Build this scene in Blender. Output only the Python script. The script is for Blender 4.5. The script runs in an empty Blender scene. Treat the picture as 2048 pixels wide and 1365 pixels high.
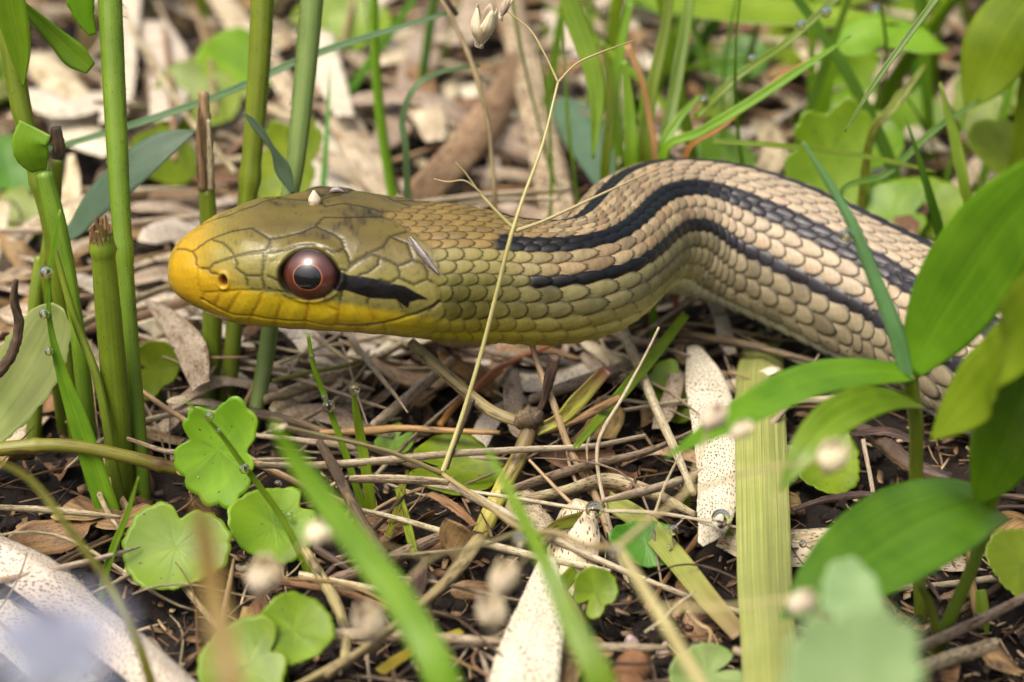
import bpy, math, random
import numpy as np
from mathutils import Vector, kdtree

# ------------------------------------------------------------------ camera, sky, sun, exposure
# all lengths below are in centimetres; U turns them into metres
U = 0.01
SC = bpy.context.scene
TH = math.radians(28.0); DIST = 22.0; FPX = 3960.0
AIM = np.array([0.0, 0.0, 1.37])
CAMP = AIM + DIST * np.array([0, -math.cos(TH), math.sin(TH)])
RT = np.array([1.0, 0, 0]); FW = np.array([0, math.cos(TH), -math.sin(TH)]); UP = np.array([0, math.sin(TH), math.cos(TH)])
cam_d = bpy.data.cameras.new('camera'); cam = bpy.data.objects.new('camera', cam_d); SC.collection.objects.link(cam)
cam.location = CAMP * U
cam.rotation_euler = (math.pi / 2 - TH, 0, 0)
cam_d.sensor_width = 36.0; cam_d.lens = FPX / 2048 * 36.0
cam_d.clip_start = 0.005; cam_d.clip_end = 1000.0
cam_d.dof.use_dof = True; cam_d.dof.focus_distance = 20.9 * U; cam_d.dof.aperture_fstop = 22.0
SC.camera = cam

SUN_EL, SUN_AZ = 64.0, -138.0      # azimuth measured from straight ahead of the camera towards the right
world = bpy.data.worlds.new('World'); SC.world = world; world.use_nodes = True
wn = world.node_tree.nodes; wl = world.node_tree.links
bg = wn['Background']
sky = wn.new('ShaderNodeTexSky'); sky.sky_type = 'NISHITA'; sky.sun_disc = False
sky.sun_elevation = math.radians(SUN_EL); sky.sun_rotation = math.radians(SUN_AZ)
sky.air_density = 1.0; sky.dust_density = 10.0; sky.ozone_density = 0.3
wl.new(sky.outputs[0], bg.inputs['Color']); bg.inputs['Strength'].default_value = 0.13
sun_d = bpy.data.lights.new('sun', 'SUN'); sun_d.energy = 1.5; sun_d.angle = math.radians(22); sun_d.color = (1.0, 0.95, 0.86)
sun = bpy.data.objects.new('sun', sun_d); SC.collection.objects.link(sun)
_sd = Vector((math.sin(math.radians(SUN_AZ)) * math.cos(math.radians(SUN_EL)), math.cos(math.radians(SUN_AZ)) * math.cos(math.radians(SUN_EL)), math.sin(math.radians(SUN_EL))))
sun.rotation_euler = _sd.to_track_quat('Z', 'Y').to_euler()
SC.view_settings.view_transform = 'Standard'; SC.view_settings.look = 'None'
SC.view_settings.gamma = 1.0; SC.view_settings.use_curve_mapping = False
SC.view_settings.exposure = 0.68
SC.render.engine = 'CYCLES'
SC.cycles.use_denoising = True
SC.cycles.max_bounces = 7; SC.cycles.transparent_max_bounces = 8; SC.cycles.transmission_bounces = 6
SC.cycles.caustics_reflective = False; SC.cycles.caustics_refractive = False
SC.cycles.sample_clamp_indirect = 6.0

rng = random.Random(7); nrng = np.random.default_rng(7)
COL = SC.collection

# ------------------------------------------------------------------ picture <-> place
def proj(p):
    q = np.asarray(p, float) - CAMP
    d = q @ FW
    return np.stack([1024 + FPX * (q @ RT) / d, 682.5 - FPX * (q @ UP) / d, d], -1)
def ray(px, py): return RT * (px - 1024) / FPX + UP * (682.5 - py) / FPX + FW
def PZ(px, py, z=0.0):
    d = ray(px, py); return CAMP + d * ((z - CAMP[2]) / d[2])
def PY(px, py, y):
    d = ray(px, py); return CAMP + d * ((y - CAMP[1]) / d[1])
def depth(p): return float((np.asarray(p) - CAMP) @ FW)
def cmw(w, p): return w * depth(p) / FPX          # a width in photo pixels at p, in cm

def gz(x, y):                                     # gentle relief of the soil
    return 0.07 * np.sin(x * 1.3 + 0.4) * np.cos(y * 1.1) + 0.05 * np.sin(x * 2.9 + y * 2.3) + 0.035 * np.sin(x * 5.1 - y * 4.4 + 1.0)

# ------------------------------------------------------------------ mesh helpers
def mesh_data(name, V, F, attrs=None, smooth=True):
    me = bpy.data.meshes.new(name)
    V = np.asarray(V, np.float32) * U
    if isinstance(F, np.ndarray):
        n, k = F.shape
        me.vertices.add(len(V)); me.vertices.foreach_set('co', V.ravel())
        me.loops.add(n * k); me.loops.foreach_set('vertex_index', F.astype(np.int32).ravel())
        me.polygons.add(n); me.polygons.foreach_set('loop_start', np.arange(0, n * k, k, dtype=np.int32))
        me.polygons.foreach_set('loop_total', np.full(n, k, np.int32))
    else:
        me.from_pydata(V.tolist(), [], F)
    if smooth: me.polygons.foreach_set('use_smooth', np.ones(len(me.polygons), bool))
    for k, (typ, arr) in (attrs or {}).items():
        a = me.attributes.new(k, typ, 'POINT')
        if typ == 'FLOAT_COLOR': a.data.foreach_set('color', np.asarray(arr, np.float32).ravel())
        elif typ == 'FLOAT_VECTOR': a.data.foreach_set('vector', np.asarray(arr, np.float32).ravel())
        else: a.data.foreach_set('value', np.asarray(arr, np.float32).ravel())
    me.update(); me.validate()
    return me
def obj(name, me, mat, parent=None, loc=(0, 0, 0)):
    o = bpy.data.objects.new(name, me); COL.objects.link(o)
    if mat is not None and not me.materials: me.materials.append(mat)
    o.location = Vector([float(c) * U for c in loc])
    if parent is not None: o.parent = parent
    return o
def empty(name, loc=(0, 0, 0)):
    o = bpy.data.objects.new(name, None); COL.objects.link(o); o.location = Vector([float(c) * U for c in loc]); o.empty_display_size = 0.01
    return o
def tag(o, label=None, cat=None, group=None, kind=None):
    if label: o['label'] = label
    if cat: o['category'] = cat
    if group: o['group'] = group
    if kind: o['kind'] = kind
    return o

def spline(P, n):
    P = np.asarray(P, float)
    if len(P) == 2: P = np.array([P[0], (P[0] + P[1]) / 2, P[1]])
    d = np.r_[0, np.cumsum(np.maximum(np.linalg.norm(np.diff(P[:, :3], axis=0), axis=1), 1e-6) ** 0.7)]
    T = np.linspace(0, d[-1], n); out = np.zeros((n, P.shape[1]))
    m = np.zeros_like(P)
    m[1:-1] = (P[2:] - P[:-2]) / (d[2:] - d[:-2])[:, None]
    m[0] = (P[1] - P[0]) / (d[1] - d[0]); m[-1] = (P[-1] - P[-2]) / (d[-1] - d[-2])
    i = np.clip(np.searchsorted(d, T, side='right') - 1, 0, len(P) - 2)
    h = (d[i + 1] - d[i]); t = ((T - d[i]) / h)[:, None]; h = h[:, None]
    return (2*t**3-3*t**2+1)*P[i] + (t**3-2*t**2+t)*h*m[i] + (-2*t**3+3*t**2)*P[i+1] + (t**3-t**2)*h*m[i+1]
def unit(v): return v / np.maximum(np.linalg.norm(v, axis=-1, keepdims=True), 1e-9)
def tangents(P): return unit(np.gradient(P, axis=0))
def grid_faces(n, m, wrap=False):
    i = np.arange(n - 1)[:, None]; j = np.arange(m if wrap else m - 1)[None, :]
    a = i * m + j; b = i * m + (j + 1) % m
    return np.stack([a, b, b + m, a + m], -1).reshape(-1, 4)

def tube_geo(P, R, sides=10, rough=0.0, flat=1.0, seed=0, lobes=0.0):
    """P n x 3 centreline, R n radii -> verts, faces, uvp"""
    P = np.asarray(P, float); R = np.asarray(R, float); n = len(P)
    T = tangents(P); ref = np.array([0.31, 0.9, 0.2]) if abs(T[0] @ np.array([0.31, .9, .2])) < .9 else np.array([1., 0, 0])
    s = unit(np.cross(T, np.broadcast_to(ref, T.shape))); b = np.cross(T, s)
    a = np.linspace(0, 2 * math.pi, sides, endpoint=False)
    rs = np.random.default_rng(seed)
    rr = R[:, None] * (1 + rough * rs.uniform(-1, 1, (n, sides)) + lobes * np.cos(a * 5)[None])
    V = P[:, None] + rr[..., None] * (np.cos(a)[None, :, None] * s[:, None] + flat * np.sin(a)[None, :, None] * b[:, None])
    L = np.r_[0, np.cumsum(np.linalg.norm(np.diff(P, axis=0), axis=1))]
    uv = np.zeros((n, sides, 3)); uv[..., 0] = L[:, None]; uv[..., 1] = (np.minimum(a, 2*math.pi-a) / math.pi * 2 - 1)[None]; uv[..., 2] = (L / L[-1])[:, None]
    V = np.r_[V.reshape(-1, 3), P[:1] - T[:1] * R[0] * .3, P[-1:] + T[-1:] * R[-1] * .3]
    uv = np.r_[uv.reshape(-1, 3), [[0, 0, 0]], [[L[-1], 0, 1]]]
    F = grid_faces(n, sides, True).tolist(); c0 = n * sides
    for j in range(sides):
        k = (j + 1) % sides
        F.append([k, j, c0]); F.append([(n - 1) * sides + j, (n - 1) * sides + k, c0 + 1])
    return V, F, uv
def ribbon_geo(P, W, N, fold=0.15, thick=0.012, nx=7, wave=0.0, seed=0, curl=0.0, ragged=0.0):
    """strip along P with widths W; N is the side it faces (one vector or n of them)"""
    P = np.asarray(P, float); W = np.asarray(W, float); n = len(P); T = tangents(P)
    N = np.broadcast_to(np.asarray(N, float), P.shape)
    S = unit(np.cross(T, N)); N = unit(np.cross(S, T))
    v = np.linspace(-1, 1, nx); rs = np.random.default_rng(seed)
    L = np.r_[0, np.cumsum(np.linalg.norm(np.diff(P, axis=0), axis=1))]
    ph = rs.uniform(0, 6, 4)
    w2 = W[:, None] / 2 * np.ones((1, nx))
    if ragged:
        w2[:, 0] *= 1 + ragged * rs.uniform(-1, .3, n); w2[:, -1] *= 1 + ragged * rs.uniform(-1, .3, n)
    off = W[:, None] / 2 * (fold * np.abs(v)[None] + curl * (v[None] ** 2)) + wave * W[:, None] * (np.sin(L * 2.1 / max(W.max(), .05) * .35 + ph[0])[:, None] * v[None] + .6 * np.sin(L * 1.3 / max(W.max(), .05) * .5 + ph[1])[:, None] * np.cos(v * 2 + ph[2])[None])
    top = P[:, None] + S[:, None] * (w2 * v[None])[..., None] + N[:, None] * off[..., None]
    tk = thick * (1 - 0.75 * np.abs(v) ** 3)
    bot = top - N[:, None] * tk[None, :, None]
    V = np.r_[top.reshape(-1, 3), bot.reshape(-1, 3)]
    uv = np.zeros((n, nx, 3)); uv[..., 0] = L[:, None]; uv[..., 1] = v[None]; uv[..., 2] = (L / L[-1])[:, None]
    uv = np.r_[uv.reshape(-1, 3), uv.reshape(-1, 3)]
    f = grid_faces(n, nx); o = n * nx
    F = [f, f[:, ::-1] + o]
    e = []
    for i in range(n - 1):
        a, b = i * nx, (i + 1) * nx
        e.append([a + o, a, b, b + o]); e.append([a + nx - 1, a + nx - 1 + o, b + nx - 1 + o, b + nx - 1])
    for j in range(nx - 1):
        e.append([j, j + o, j + 1 + o, j + 1]); k = (n - 1) * nx + j
        e.append([k + o, k, k + 1, k + 1 + o])
    return V, np.r_[F[0], F[1], np.array(e)], uv
def geo_obj(name, geo, mat, parent=None, base=None, smooth=True):
    V, F, uv = geo
    b = np.zeros(3) if base is None else np.asarray(base, float)
    return obj(name, mesh_data(name, V - b, F, {'uvp': ('FLOAT_VECTOR', uv)}, smooth), mat, parent, b if parent is None else (0, 0, 0))

# ------------------------------------------------------------------ materials
MATS = {}
class NT:
    def __init__(s, name):
        s.m = bpy.data.materials.new(name); s.m.use_nodes = True
        s.n = s.m.node_tree.nodes; s.l = s.m.node_tree.links
        s.b = s.n['Principled BSDF']; s.out = s.n['Material Output']
    def add(s, t, **k):
        x = s.n.new(t)
        for a, v in k.items(): setattr(x, a, v)
        return x
    def link(s, a, b): s.l.new(a, b)
    def uvp(s):
        a = s.add('ShaderNodeAttribute', attribute_name='uvp'); return a.outputs['Vector']
    def mapping(s, vec, scale=(1, 1, 1), loc=None):
        m = s.add('ShaderNodeMapping'); m.inputs['Scale'].default_value = scale; s.link(vec, m.inputs['Vector'])
        if loc is not None: s.link(loc, m.inputs['Location'])
        return m.outputs[0]
    def noise(s, vec, scale=5, detail=4, rough=.55, dist=0):
        x = s.add('ShaderNodeTexNoise'); x.inputs['Scale'].default_value = scale; x.inputs['Detail'].default_value = detail
        x.inputs['Roughness'].default_value = rough; x.inputs['Distortion'].default_value = dist; s.link(vec, x.inputs['Vector']); return x.outputs['Fac']
    def ramp(s, fac, stops, interp='LINEAR'):
        r = s.add('ShaderNodeValToRGB'); r.color_ramp.interpolation = interp; e = r.color_ramp.elements
        while len(e) < len(stops): e.new(0.5)
        for el, (p, c) in zip(e, stops):
            el.position = p; el.color = (*c, 1) if len(c) == 3 else c
        s.link(fac, r.inputs[0]); return r.outputs[0]
    def mix(s, fac, a, b, mode='MIX'):
        x = s.add('ShaderNodeMix', data_type='RGBA', blend_type=mode)
        for v, k in ((fac, 0), (a, 6), (b, 7)):
            if isinstance(v, (int, float)): x.inputs[k].default_value = v
            elif isinstance(v, tuple): x.inputs[k].default_value = (*v, 1)
            else: s.link(v, x.inputs[k])
        return x.outputs[2]
    def math(s, op, a, b=0.0, clamp=False):
        x = s.add('ShaderNodeMath', operation=op, use_clamp=clamp)
        for v, k in ((a, 0), (b, 1)):
            if isinstance(v, (int, float)): x.inputs[k].default_value = v
            else: s.link(v, x.inputs[k])
        return x.outputs[0]
    def bump(s, h, strength=.3, dist=0.0002):
        x = s.add('ShaderNodeBump'); x.inputs['Strength'].default_value = strength; x.inputs['Distance'].default_value = dist
        s.link(h, x.inputs['Height']); s.link(x.outputs[0], s.b.inputs['Normal'])
    def rnd(s):
        return s.add('ShaderNodeObjectInfo').outputs['Random']
    def sep(s, v):
        x = s.add('ShaderNodeSeparateXYZ'); s.link(v, x.inputs[0]); return x.outputs

def mat_plant(name, c_dark, c_light, tip=None, base=None, rough=.45, transl=.3, veins=40, vein_amt=.25, speck=0.0, speck_col=(.02, .012, .008), speck_scale=9.0, blotch=None, spec=.5, midrib=0.0, bump=.25, jit=.25, coat=0.0):
    """leaf, blade, straw or stem skin. uvp = (cm along, -1..1 across, 0..1 along)"""
    if name in MATS: return MATS[name]
    t = NT(name); uv = t.uvp(); r = t.rnd()
    off = t.add('ShaderNodeCombineXYZ'); sc = t.math('MULTIPLY', r, 37.0)
    t.link(sc, off.inputs[0]); t.link(sc, off.inputs[1])
    v1 = t.mapping(uv, (1.6, .5, 0), off.outputs[0]); n1 = t.noise(v1, 1.3, 5)
    v2 = t.mapping(uv, (.35, veins * .5, 0), off.outputs[0]); n2 = t.noise(v2, 1.0, 3)
    col = t.ramp(n1, [(.3, c_dark), (.7, c_light)])
    vr = t.ramp(n2, [(.35, (1 - vein_amt,) * 3), (.65, (1 + vein_amt * .6,) * 3)])
    col = t.mix(1.0, col, vr, 'MULTIPLY')
    so = t.sep(uv)
    if tip: col = t.mix(t.ramp(so[2], [(.55, (0, 0, 0)), (1, (1, 1, 1))]), col, tip)
    if base: col = t.mix(t.ramp(so[2], [(0, (1, 1, 1)), (.45, (0, 0, 0))]), col, base)
    if midrib:
        ab = t.math('ABSOLUTE', so[1]); col = t.mix(t.ramp(ab, [(.0, (midrib,) * 3), (.09, (0, 0, 0))]), col, c_light)
    if blotch:
        bf = t.ramp(t.noise(t.mapping(uv, (1.5, .8, 0), off.outputs[0]), 1.7, 6, .65, .6), [(.5, (0, 0, 0)), (.66, (1, 1, 1))]); col = t.mix(bf, col, blotch)
    if speck:
        vo = t.add('ShaderNodeTexVoronoi', feature='F1', voronoi_dimensions='2D'); vo.inputs['Scale'].default_value = speck_scale
        t.link(t.mapping(uv, (1.0, .6, 0), off.outputs[0]), vo.inputs['Vector'])
        nf = t.noise(t.mapping(uv, (1.0, .6, 0), off.outputs[0]), 2.2, 3)
        thr = t.math('MULTIPLY', nf, .62 * speck)
        sp = t.math('LESS_THAN', vo.outputs['Distance'], thr)
        col = t.mix(t.math('MULTIPLY', sp, .85), col, speck_col)
    br = t.math('ADD', t.math('MULTIPLY', r, 2 * jit), 1 - jit)
    hs = t.add('ShaderNodeHueSaturation'); t.link(col, hs.inputs['Color']); t.link(br, hs.inputs['Value'])
    hs.inputs['Saturation'].default_value = 1.0
    t.link(t.math('ADD', t.math('MULTIPLY', r, .04), .48), hs.inputs['Hue'])
    col = hs.outputs[0]
    t.link(col, t.b.inputs['Base Color']); t.b.inputs['Roughness'].default_value = rough
    t.b.inputs['Specular IOR Level'].default_value = spec
    if coat: t.b.inputs['Coat Weight'].default_value = coat; t.b.inputs['Coat Roughness'].default_value = .2
    t.bump(t.math('ADD', n2, t.math('MULTIPLY', n1, .5)), bump, 0.0003)
    if transl:
        tr = t.add('ShaderNodeBsdfTranslucent'); t.link(t.mix(1.0, col, (1.25, 1.2, .75), 'MULTIPLY'), tr.inputs['Color'])
        mx = t.add('ShaderNodeMixShader'); mx.inputs[0].default_value = transl
        t.link(t.b.outputs[0], mx.inputs[1]); t.link(tr.outputs[0], mx.inputs[2]); t.link(mx.outputs[0], t.out.inputs['Surface'])
    MATS[name] = t.m; return t.m
# ------------------------------------------------------------------ the snake
ZX, ZS = (300.0, 350.0), 600.0 / 2048.0
def zoom(l): return [(300 + x * ZS, 350 + y * ZS) for x, y in l]

def build_snake():
    # outline of head and neck in photo pixels: x, upper edge, lower edge, width/height, squareness
    tab = np.array([
        (342, 536, 558, 1.05, 2.2), (346, 512, 574, 1.1, 2.2), (356, 492, 588, 1.15, 2.3), (372, 474, 602, 1.18, 2.35), (400, 453, 619, 1.18, 2.4),
        (436, 431, 637, 1.16, 2.45), (470, 417, 649, 1.15, 2.5), (505, 402, 656, 1.16, 2.5), (545, 394, 661, 1.18, 2.5), (600, 393, 665, 1.22, 2.5),
        (650, 386, 668, 1.25, 2.45), (700, 381, 671, 1.28, 2.4), (760, 388, 675, 1.28, 2.35), (830, 401, 680, 1.2, 2.25), (900, 409, 686, 1.1, 2.15),
        (960, 420, 688, 1.02, 2.1), (1020, 435, 688, 1.0, 2.05)])
    u = np.sqrt(tab[:, 0] - 341.0)
    uu = np.linspace(u[0] * .35, u[-1], 60)
    xs = 341.0 + uu ** 2
    def pc(k):
        s = spline(np.c_[u, np.zeros_like(u), np.zeros_like(u), tab[:, k]], 800); return np.interp(uu, s[:, 0], s[:, 3], left=None)
    tp, bt = pc(1), pc(2)
    tp[uu < u[0]] = 547 - (547 - tab[0, 1]) * (uu[uu < u[0]] / u[0]); bt[uu < u[0]] = 547 + (tab[0, 2] - 547) * (uu[uu < u[0]] / u[0])
    ar = np.interp(uu, u, tab[:, 3]); sq = np.interp(uu, u, tab[:, 4])
    ct, st = math.cos(TH), math.sin(TH)
    rows = []
    a = np.linspace(0, 2 * math.pi, 241)
    for x, t_, b_, r_, q in zip(xs, tp, bt, ar, sq):
        dd = 21.7
        ut, ub = (682.5 - t_) / FPX * dd, (682.5 - b_) / FPX * dd
        e = 2 / q
        yy = r_ * np.sign(np.sin(a)) * np.abs(np.sin(a)) ** e; zz = np.sign(np.cos(a)) * np.abs(np.cos(a)) ** e
        hr = math.radians(float(np.interp(x, [342, 420, 800, 1020], [4, 9, 9, 3]))); yr = yy * math.cos(hr) - zz * math.sin(hr); zr = zz * math.cos(hr) + yy * math.sin(hr)
        im = zr * ct + yr * st
        k = (ut - ub) / (im.max() - im.min()); zc = ((ut + ub) / 2 - k * (im.max() + im.min()) / 2) / ct + AIM[2]
        rows.append(((x - 1024) / FPX * dd, 0.0, zc, k * r_, k, q, 0.0))
    # neck, S-bend and trunk: pixel of the axis, Y, radius, roll in degrees
    for px, py, y, r, roll in [(1085, 566, .02, .685, 0), (1140, 563, .10, .675, 0), (1188, 550, .34, .675, 1), (1222, 524, .78, .69, 3), (1246, 493, 1.3, .72, 6),
                               (1276, 470, 1.8, .77, 8), (1325, 459, 2.2, .83, 9), (1390, 463, 2.42, .87, 9), (1465, 476, 2.46, .89, 9), (1550, 505, 2.32, .90, 8), (1632, 541, 2.08, .90, 8),
                               (1720, 584, 1.78, .90, 8), (1808, 628, 1.45, .90, 8), (1905, 680, .92, .90, 8), (2010, 738, .25, .90, 8)]:
        p = PY(px, py, y); rows.append((*p, r, r, 2.0, roll))
    last = np.array(rows[-1][:3])
    for k, (dx, dy, zz) in enumerate([(.8, -.72, .89), (1.7, -1.4, .88), (3.0, -2.0, .88), (4.8, -2.1, .88), (7, -1.2, .88), (9.5, 1, .88), (11, 4, .88), (11, 8, .88), (9.5, 12, .88)]):
        rows.append((last[0] + dx, last[1] + dy, zz, .9 + .01 * k, .9 + .01 * k, 2.0, 8))
    rows = np.array(rows)
    d = spline(rows, 6000); L = np.r_[0, np.cumsum(np.linalg.norm(np.diff(d[:, :3], axis=0), axis=1))]
    i_right = np.argmin(np.abs(d[:, 0] - (last[0] + .8)) + 10 * (np.arange(6000) < 3000)); Lr = L[i_right]
    S = np.r_[np.linspace(0, .15, 26)[:-1], np.arange(.15, Lr, .0135), np.arange(Lr, Lr + 4, .04), np.arange(Lr + 4, L[-1], .15)]
    R = np.stack([np.interp(S, L, d[:, k]) for k in range(7)], 1)
    for k in range(7):      # soften the joins of the table (not the snout)
        ker = np.hanning(25); ker /= ker.sum(); sm = np.convolve(np.pad(R[:, k], 12, 'edge'), ker, 'valid'); w = np.clip((S - .25) / .3, 0, 1); R[:, k] = R[:, k] * (1 - w) + sm * w
    n = len(S)
    C = R[:, :3]; T = tangents(C); T[S < 3.4] = unit(np.array([1.0, 0, 0]) * (1 - np.clip((S[S < 3.4, None] - 2.4), 0, 1)) + T[S < 3.4] * np.clip((S[S < 3.4, None] - 2.4), 0, 1))
    Z = np.array([0, 0, 1.0]); Lt = unit(np.cross(T, Z)); Un = np.cross(Lt, T)
    hr = np.radians(np.interp(C[:, 0], [(x - 1024) / FPX * 21.7 for x in (342, 420, 800, 1020, 1150)], [4, 9, 9, 3, 0]))[:, None]
    Lt, Un = Lt * np.cos(hr) - Un * np.sin(hr), Un * np.cos(hr) + Lt * np.sin(hr)
    half = np.r_[np.arange(0, 128, .72), np.linspace(128, 180, 24)]
    phi = np.radians(np.r_[half, -half[-2:0:-1]]); m = len(phi); mir = (-np.arange(m)) % m
    e = (2 / R[:, 5])[:, None]
    cs, sn = np.cos(phi)[None], np.sin(phi)[None]
    oy = R[:, 3:4] * np.sign(sn) * np.abs(sn) ** e; oz = R[:, 4:5] * np.sign(cs) * np.abs(cs) ** e
    # jaw: lower half narrower on the head; trunk: flat belly
    hd = 1 - np.clip((S - 2.6) / .9, 0, 1)[:, None]
    low = np.clip(-oz / np.maximum(R[:, 4:5], 1e-3), 0, 1)
    oy = oy * (1 - .16 * hd * low ** 2)
    bel = 1 - .12 * np.clip((S - 5) / 2, 0, 1)[:, None] * (low ** 2); oz = oz * bel
    P = C[:, None] + oy[..., None] * Lt[:, None] + oz[..., None] * Un[:, None]
    def normals(P):
        a = np.gradient(P, axis=0); b = np.roll(P, -1, 1) - np.roll(P, 1, 1)
        return unit(np.cross(b, a))
    Nn = normals(P)
    if (Nn[n // 2] * (P[n // 2] - C[n // 2])).sum() < 0: Nn = -Nn
    pix = proj(P); facing = ((CAMP - P) * Nn).sum(-1) > 0
    near = (np.arange(m) <= m // 2)[None] * np.ones((n, 1), bool)
    _r = np.random.default_rng(8); fn2 = np.zeros((n, m))
    for _k in range(8): fn2 += np.sin(P @ (_r.normal(size=3) * 9) + _r.uniform(0, 6)) / 4
    # ---- head: plate seams traced from the photo, put onto the near flank and mirrored
    ih = int(np.searchsorted(S, 3.6)); hp = pix[:ih]; hf = facing[:ih]
    cand = np.argwhere(hf); kd2 = kdtree.KDTree(len(cand))
    for q, (i, j) in enumerate(cand): kd2.insert((hp[i, j, 0], hp[i, j, 1], 0), q)
    kd2.balance()
    def on_skin(poly, step=1.6):
        pts = np.array(poly); out = []
        for p, q in zip(pts[:-1], pts[1:]):
            k = max(2, int(np.linalg.norm(q - p) / step))
            for t in np.linspace(0, 1, k, endpoint=False):
                x = p + (q - p) * t; _, w, dd = kd2.find((x[0], x[1], 0))
                if dd < 6: out.append(tuple(cand[w]))
        return out
    seams = [
        [(180, 505), (240, 508), (290, 525), (315, 570), (318, 680), (340, 780), (366, 835)],
        [(290, 525), (350, 480), (410, 440), (470, 415), (560, 382), (690, 360)],
        [(420, 440), (500, 465), (550, 515), (575, 560)],
        [(318, 640), (400, 640), (430, 610), (480, 590), (575, 560), (680, 535), (790, 522)],
        [(400, 640), (415, 672), (470, 680)], [(575, 560), (592, 605), (590, 640), (655, 690), (672, 775)],
        [(655, 690), (760, 690), (782, 760), (778, 790)],
        [(690, 360), (820, 435), (826, 475), (790, 525), (772, 620), (766, 690)],
        [(820, 435), (910, 422), (1040, 390), (1130, 352), (1172, 300), (1190, 288)],
        [(1190, 288), (1400, 287), (1500, 288), (1600, 282)],
        [(790, 525), (900, 520), (1010, 505), (1120, 495)],
        [(1130, 352), (1250, 400), (1310, 440), (1326, 500), (1270, 538), (1200, 525)],
        [(1326, 500), (1352, 550), (1366, 612)], [(1366, 612), (1480, 545), (1600, 488), (1642, 420), (1700, 400), (1765, 380)],
        [(1765, 380), (1718, 335), (1600, 282)], [(1366, 612), (1350, 650), (1290, 652)],
        [(1366, 640), (1390, 615), (1450, 575), (1520, 540), (1566, 560), (1562, 612), (1490, 668), (1420, 688)],
        [(1566, 560), (1640, 590), (1700, 625), (1702, 700), (1640, 738), (1560, 715)],
        [(1700, 625), (1800, 585), (1870, 610), (1895, 660), (1890, 715), (1800, 752), (1702, 705)],
        [(1642, 420), (1760, 470), (1800, 585)],
        [(366, 835), (372, 808), (480, 800), (620, 790), (770, 790), (850, 800), (925, 790), (975, 840), (1085, 850)],
        [(620, 792), (585, 850), (535, 930)], [(775, 795), (745, 880), (690, 965)], [(860, 808), (900, 875), (862, 985)],
        [(1082, 850), (1082, 920), (1062, 1000)], [(1190, 835), (1210, 900), (1290, 935), (1280, 1020)], [(480, 800), (470, 850), (440, 900)],
        [(1310, 800), (1300, 850), (1290, 935)], [(1490, 838), (1482, 890), (1540, 1000)], [(1690, 850), (1745, 960)],
        [(690, 965), (680, 1015)], [(862, 985), (850, 1050)], [(1060, 1000), (1050, 1070)], [(1240, 1035), (1230, 1085)], [(1420, 1040), (1420, 1095)], [(1600, 1030), (1620, 1100)],
        [(925, 790), (880, 720), (800, 690)], [(850, 800), (800, 770)],
        [(1895, 715), (1980, 760), (1990, 850), (1900, 935)]]
    mouth = [(355, 850), (450, 905), (560, 955), (700, 968), (860, 993), (1060, 1003), (1220, 1030), (1400, 1032), (1560, 1020), (1700, 985), (1830, 945), (1930, 905), (1985, 865)]
    gash = [(1245, 1028), (1400, 1036), (1500, 1030), (1590, 1018)]
    dist = {}
    for key, lines in (('seam', seams), ('mouth', [mouth]), ('gash', [gash])):
        ij = [q for l in lines for q in on_skin(zoom(l))]
        pts = [P[i, j] for i, j in ij] + [P[i, mir[j]] for i, j in ij]
        kd = kdtree.KDTree(len(pts))
        for q, p in enumerate(pts): kd.insert(p, q)
        kd.balance()
        dm = np.full((n, m), 9.0)
        for i in range(ih):
            for j in range(m // 2 + 1): dm[i, j] = kd.find(P[i, j])[2]
        dm[:ih] = np.minimum(dm[:ih], dm[:ih][:, mir]); dist[key] = dm
    g = np.exp(-(dist['seam'] / .019) ** 2); gm = np.exp(-(dist['mouth'] / .016) ** 2); gg = np.exp(-(dist['gash'] / .02) ** 2)
    # pixel position of every head vertex, the far half borrowing its mirror image
    hx = np.where(near, pix[..., 0], pix[:, mir, 0]); hy = np.where(near, pix[..., 1], pix[:, mir, 1])
    seen = np.where(near, facing, facing[:, mir])
    def inside(poly):
        x, y = hx, hy; r = np.zeros_like(x, bool); k = len(poly)
        for a_ in range(k):
            (x1, y1), (x2, y2) = poly[a_], poly[(a_ + 1) % k]
            c = ((y1 > y) != (y2 > y)) & (x < (x2 - x1) * (y - y1) / (y2 - y1 + 1e-9) + x1); r ^= c
        return r & seen & (S < 3.8)[:, None]
    # ---- body scales: staggered rows, each lapping over the one behind
    bnd = np.radians([3.5, 10.2, 17, 25, 33.5, 44.5, 56, 66, 80, 96, 113, 131])
    cen = np.r_[-bnd[0], bnd]; roll = np.radians(R[:, 6])[:, None]
    rel = (phi[None] - roll + math.pi) % (2 * math.pi) - math.pi
    ab = np.abs(rel)
    edges = np.r_[-bnd[0], bnd]                       # row k spans edges[k]..edges[k+1]
    v = np.interp(ab, edges, np.arange(len(edges)) - .5)   # row centre = integer
    ventral = ab > bnd[-1]
    sv = np.sign(rel) * v
    pitch = np.interp(S, [2.2, 3.2, 4.5, 6.5, 9], [.15, .165, .19, .235, .27]); A = np.cumsum(np.gradient(S) / pitch)[:, None] * np.ones((1, m))
    wob = .05 * np.sin(A * 1.7 + sv * 2.1) + .04 * np.sin(A * .63 - sv * 3.7)
    Aw = A + wob
    best = np.full((n, m), 1e9); hgt = np.zeros((n, m)); edge = np.zeros((n, m)); sid = np.zeros((n, m)); lx = np.zeros((n, m)); rowid = np.zeros((n, m), int)
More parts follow.
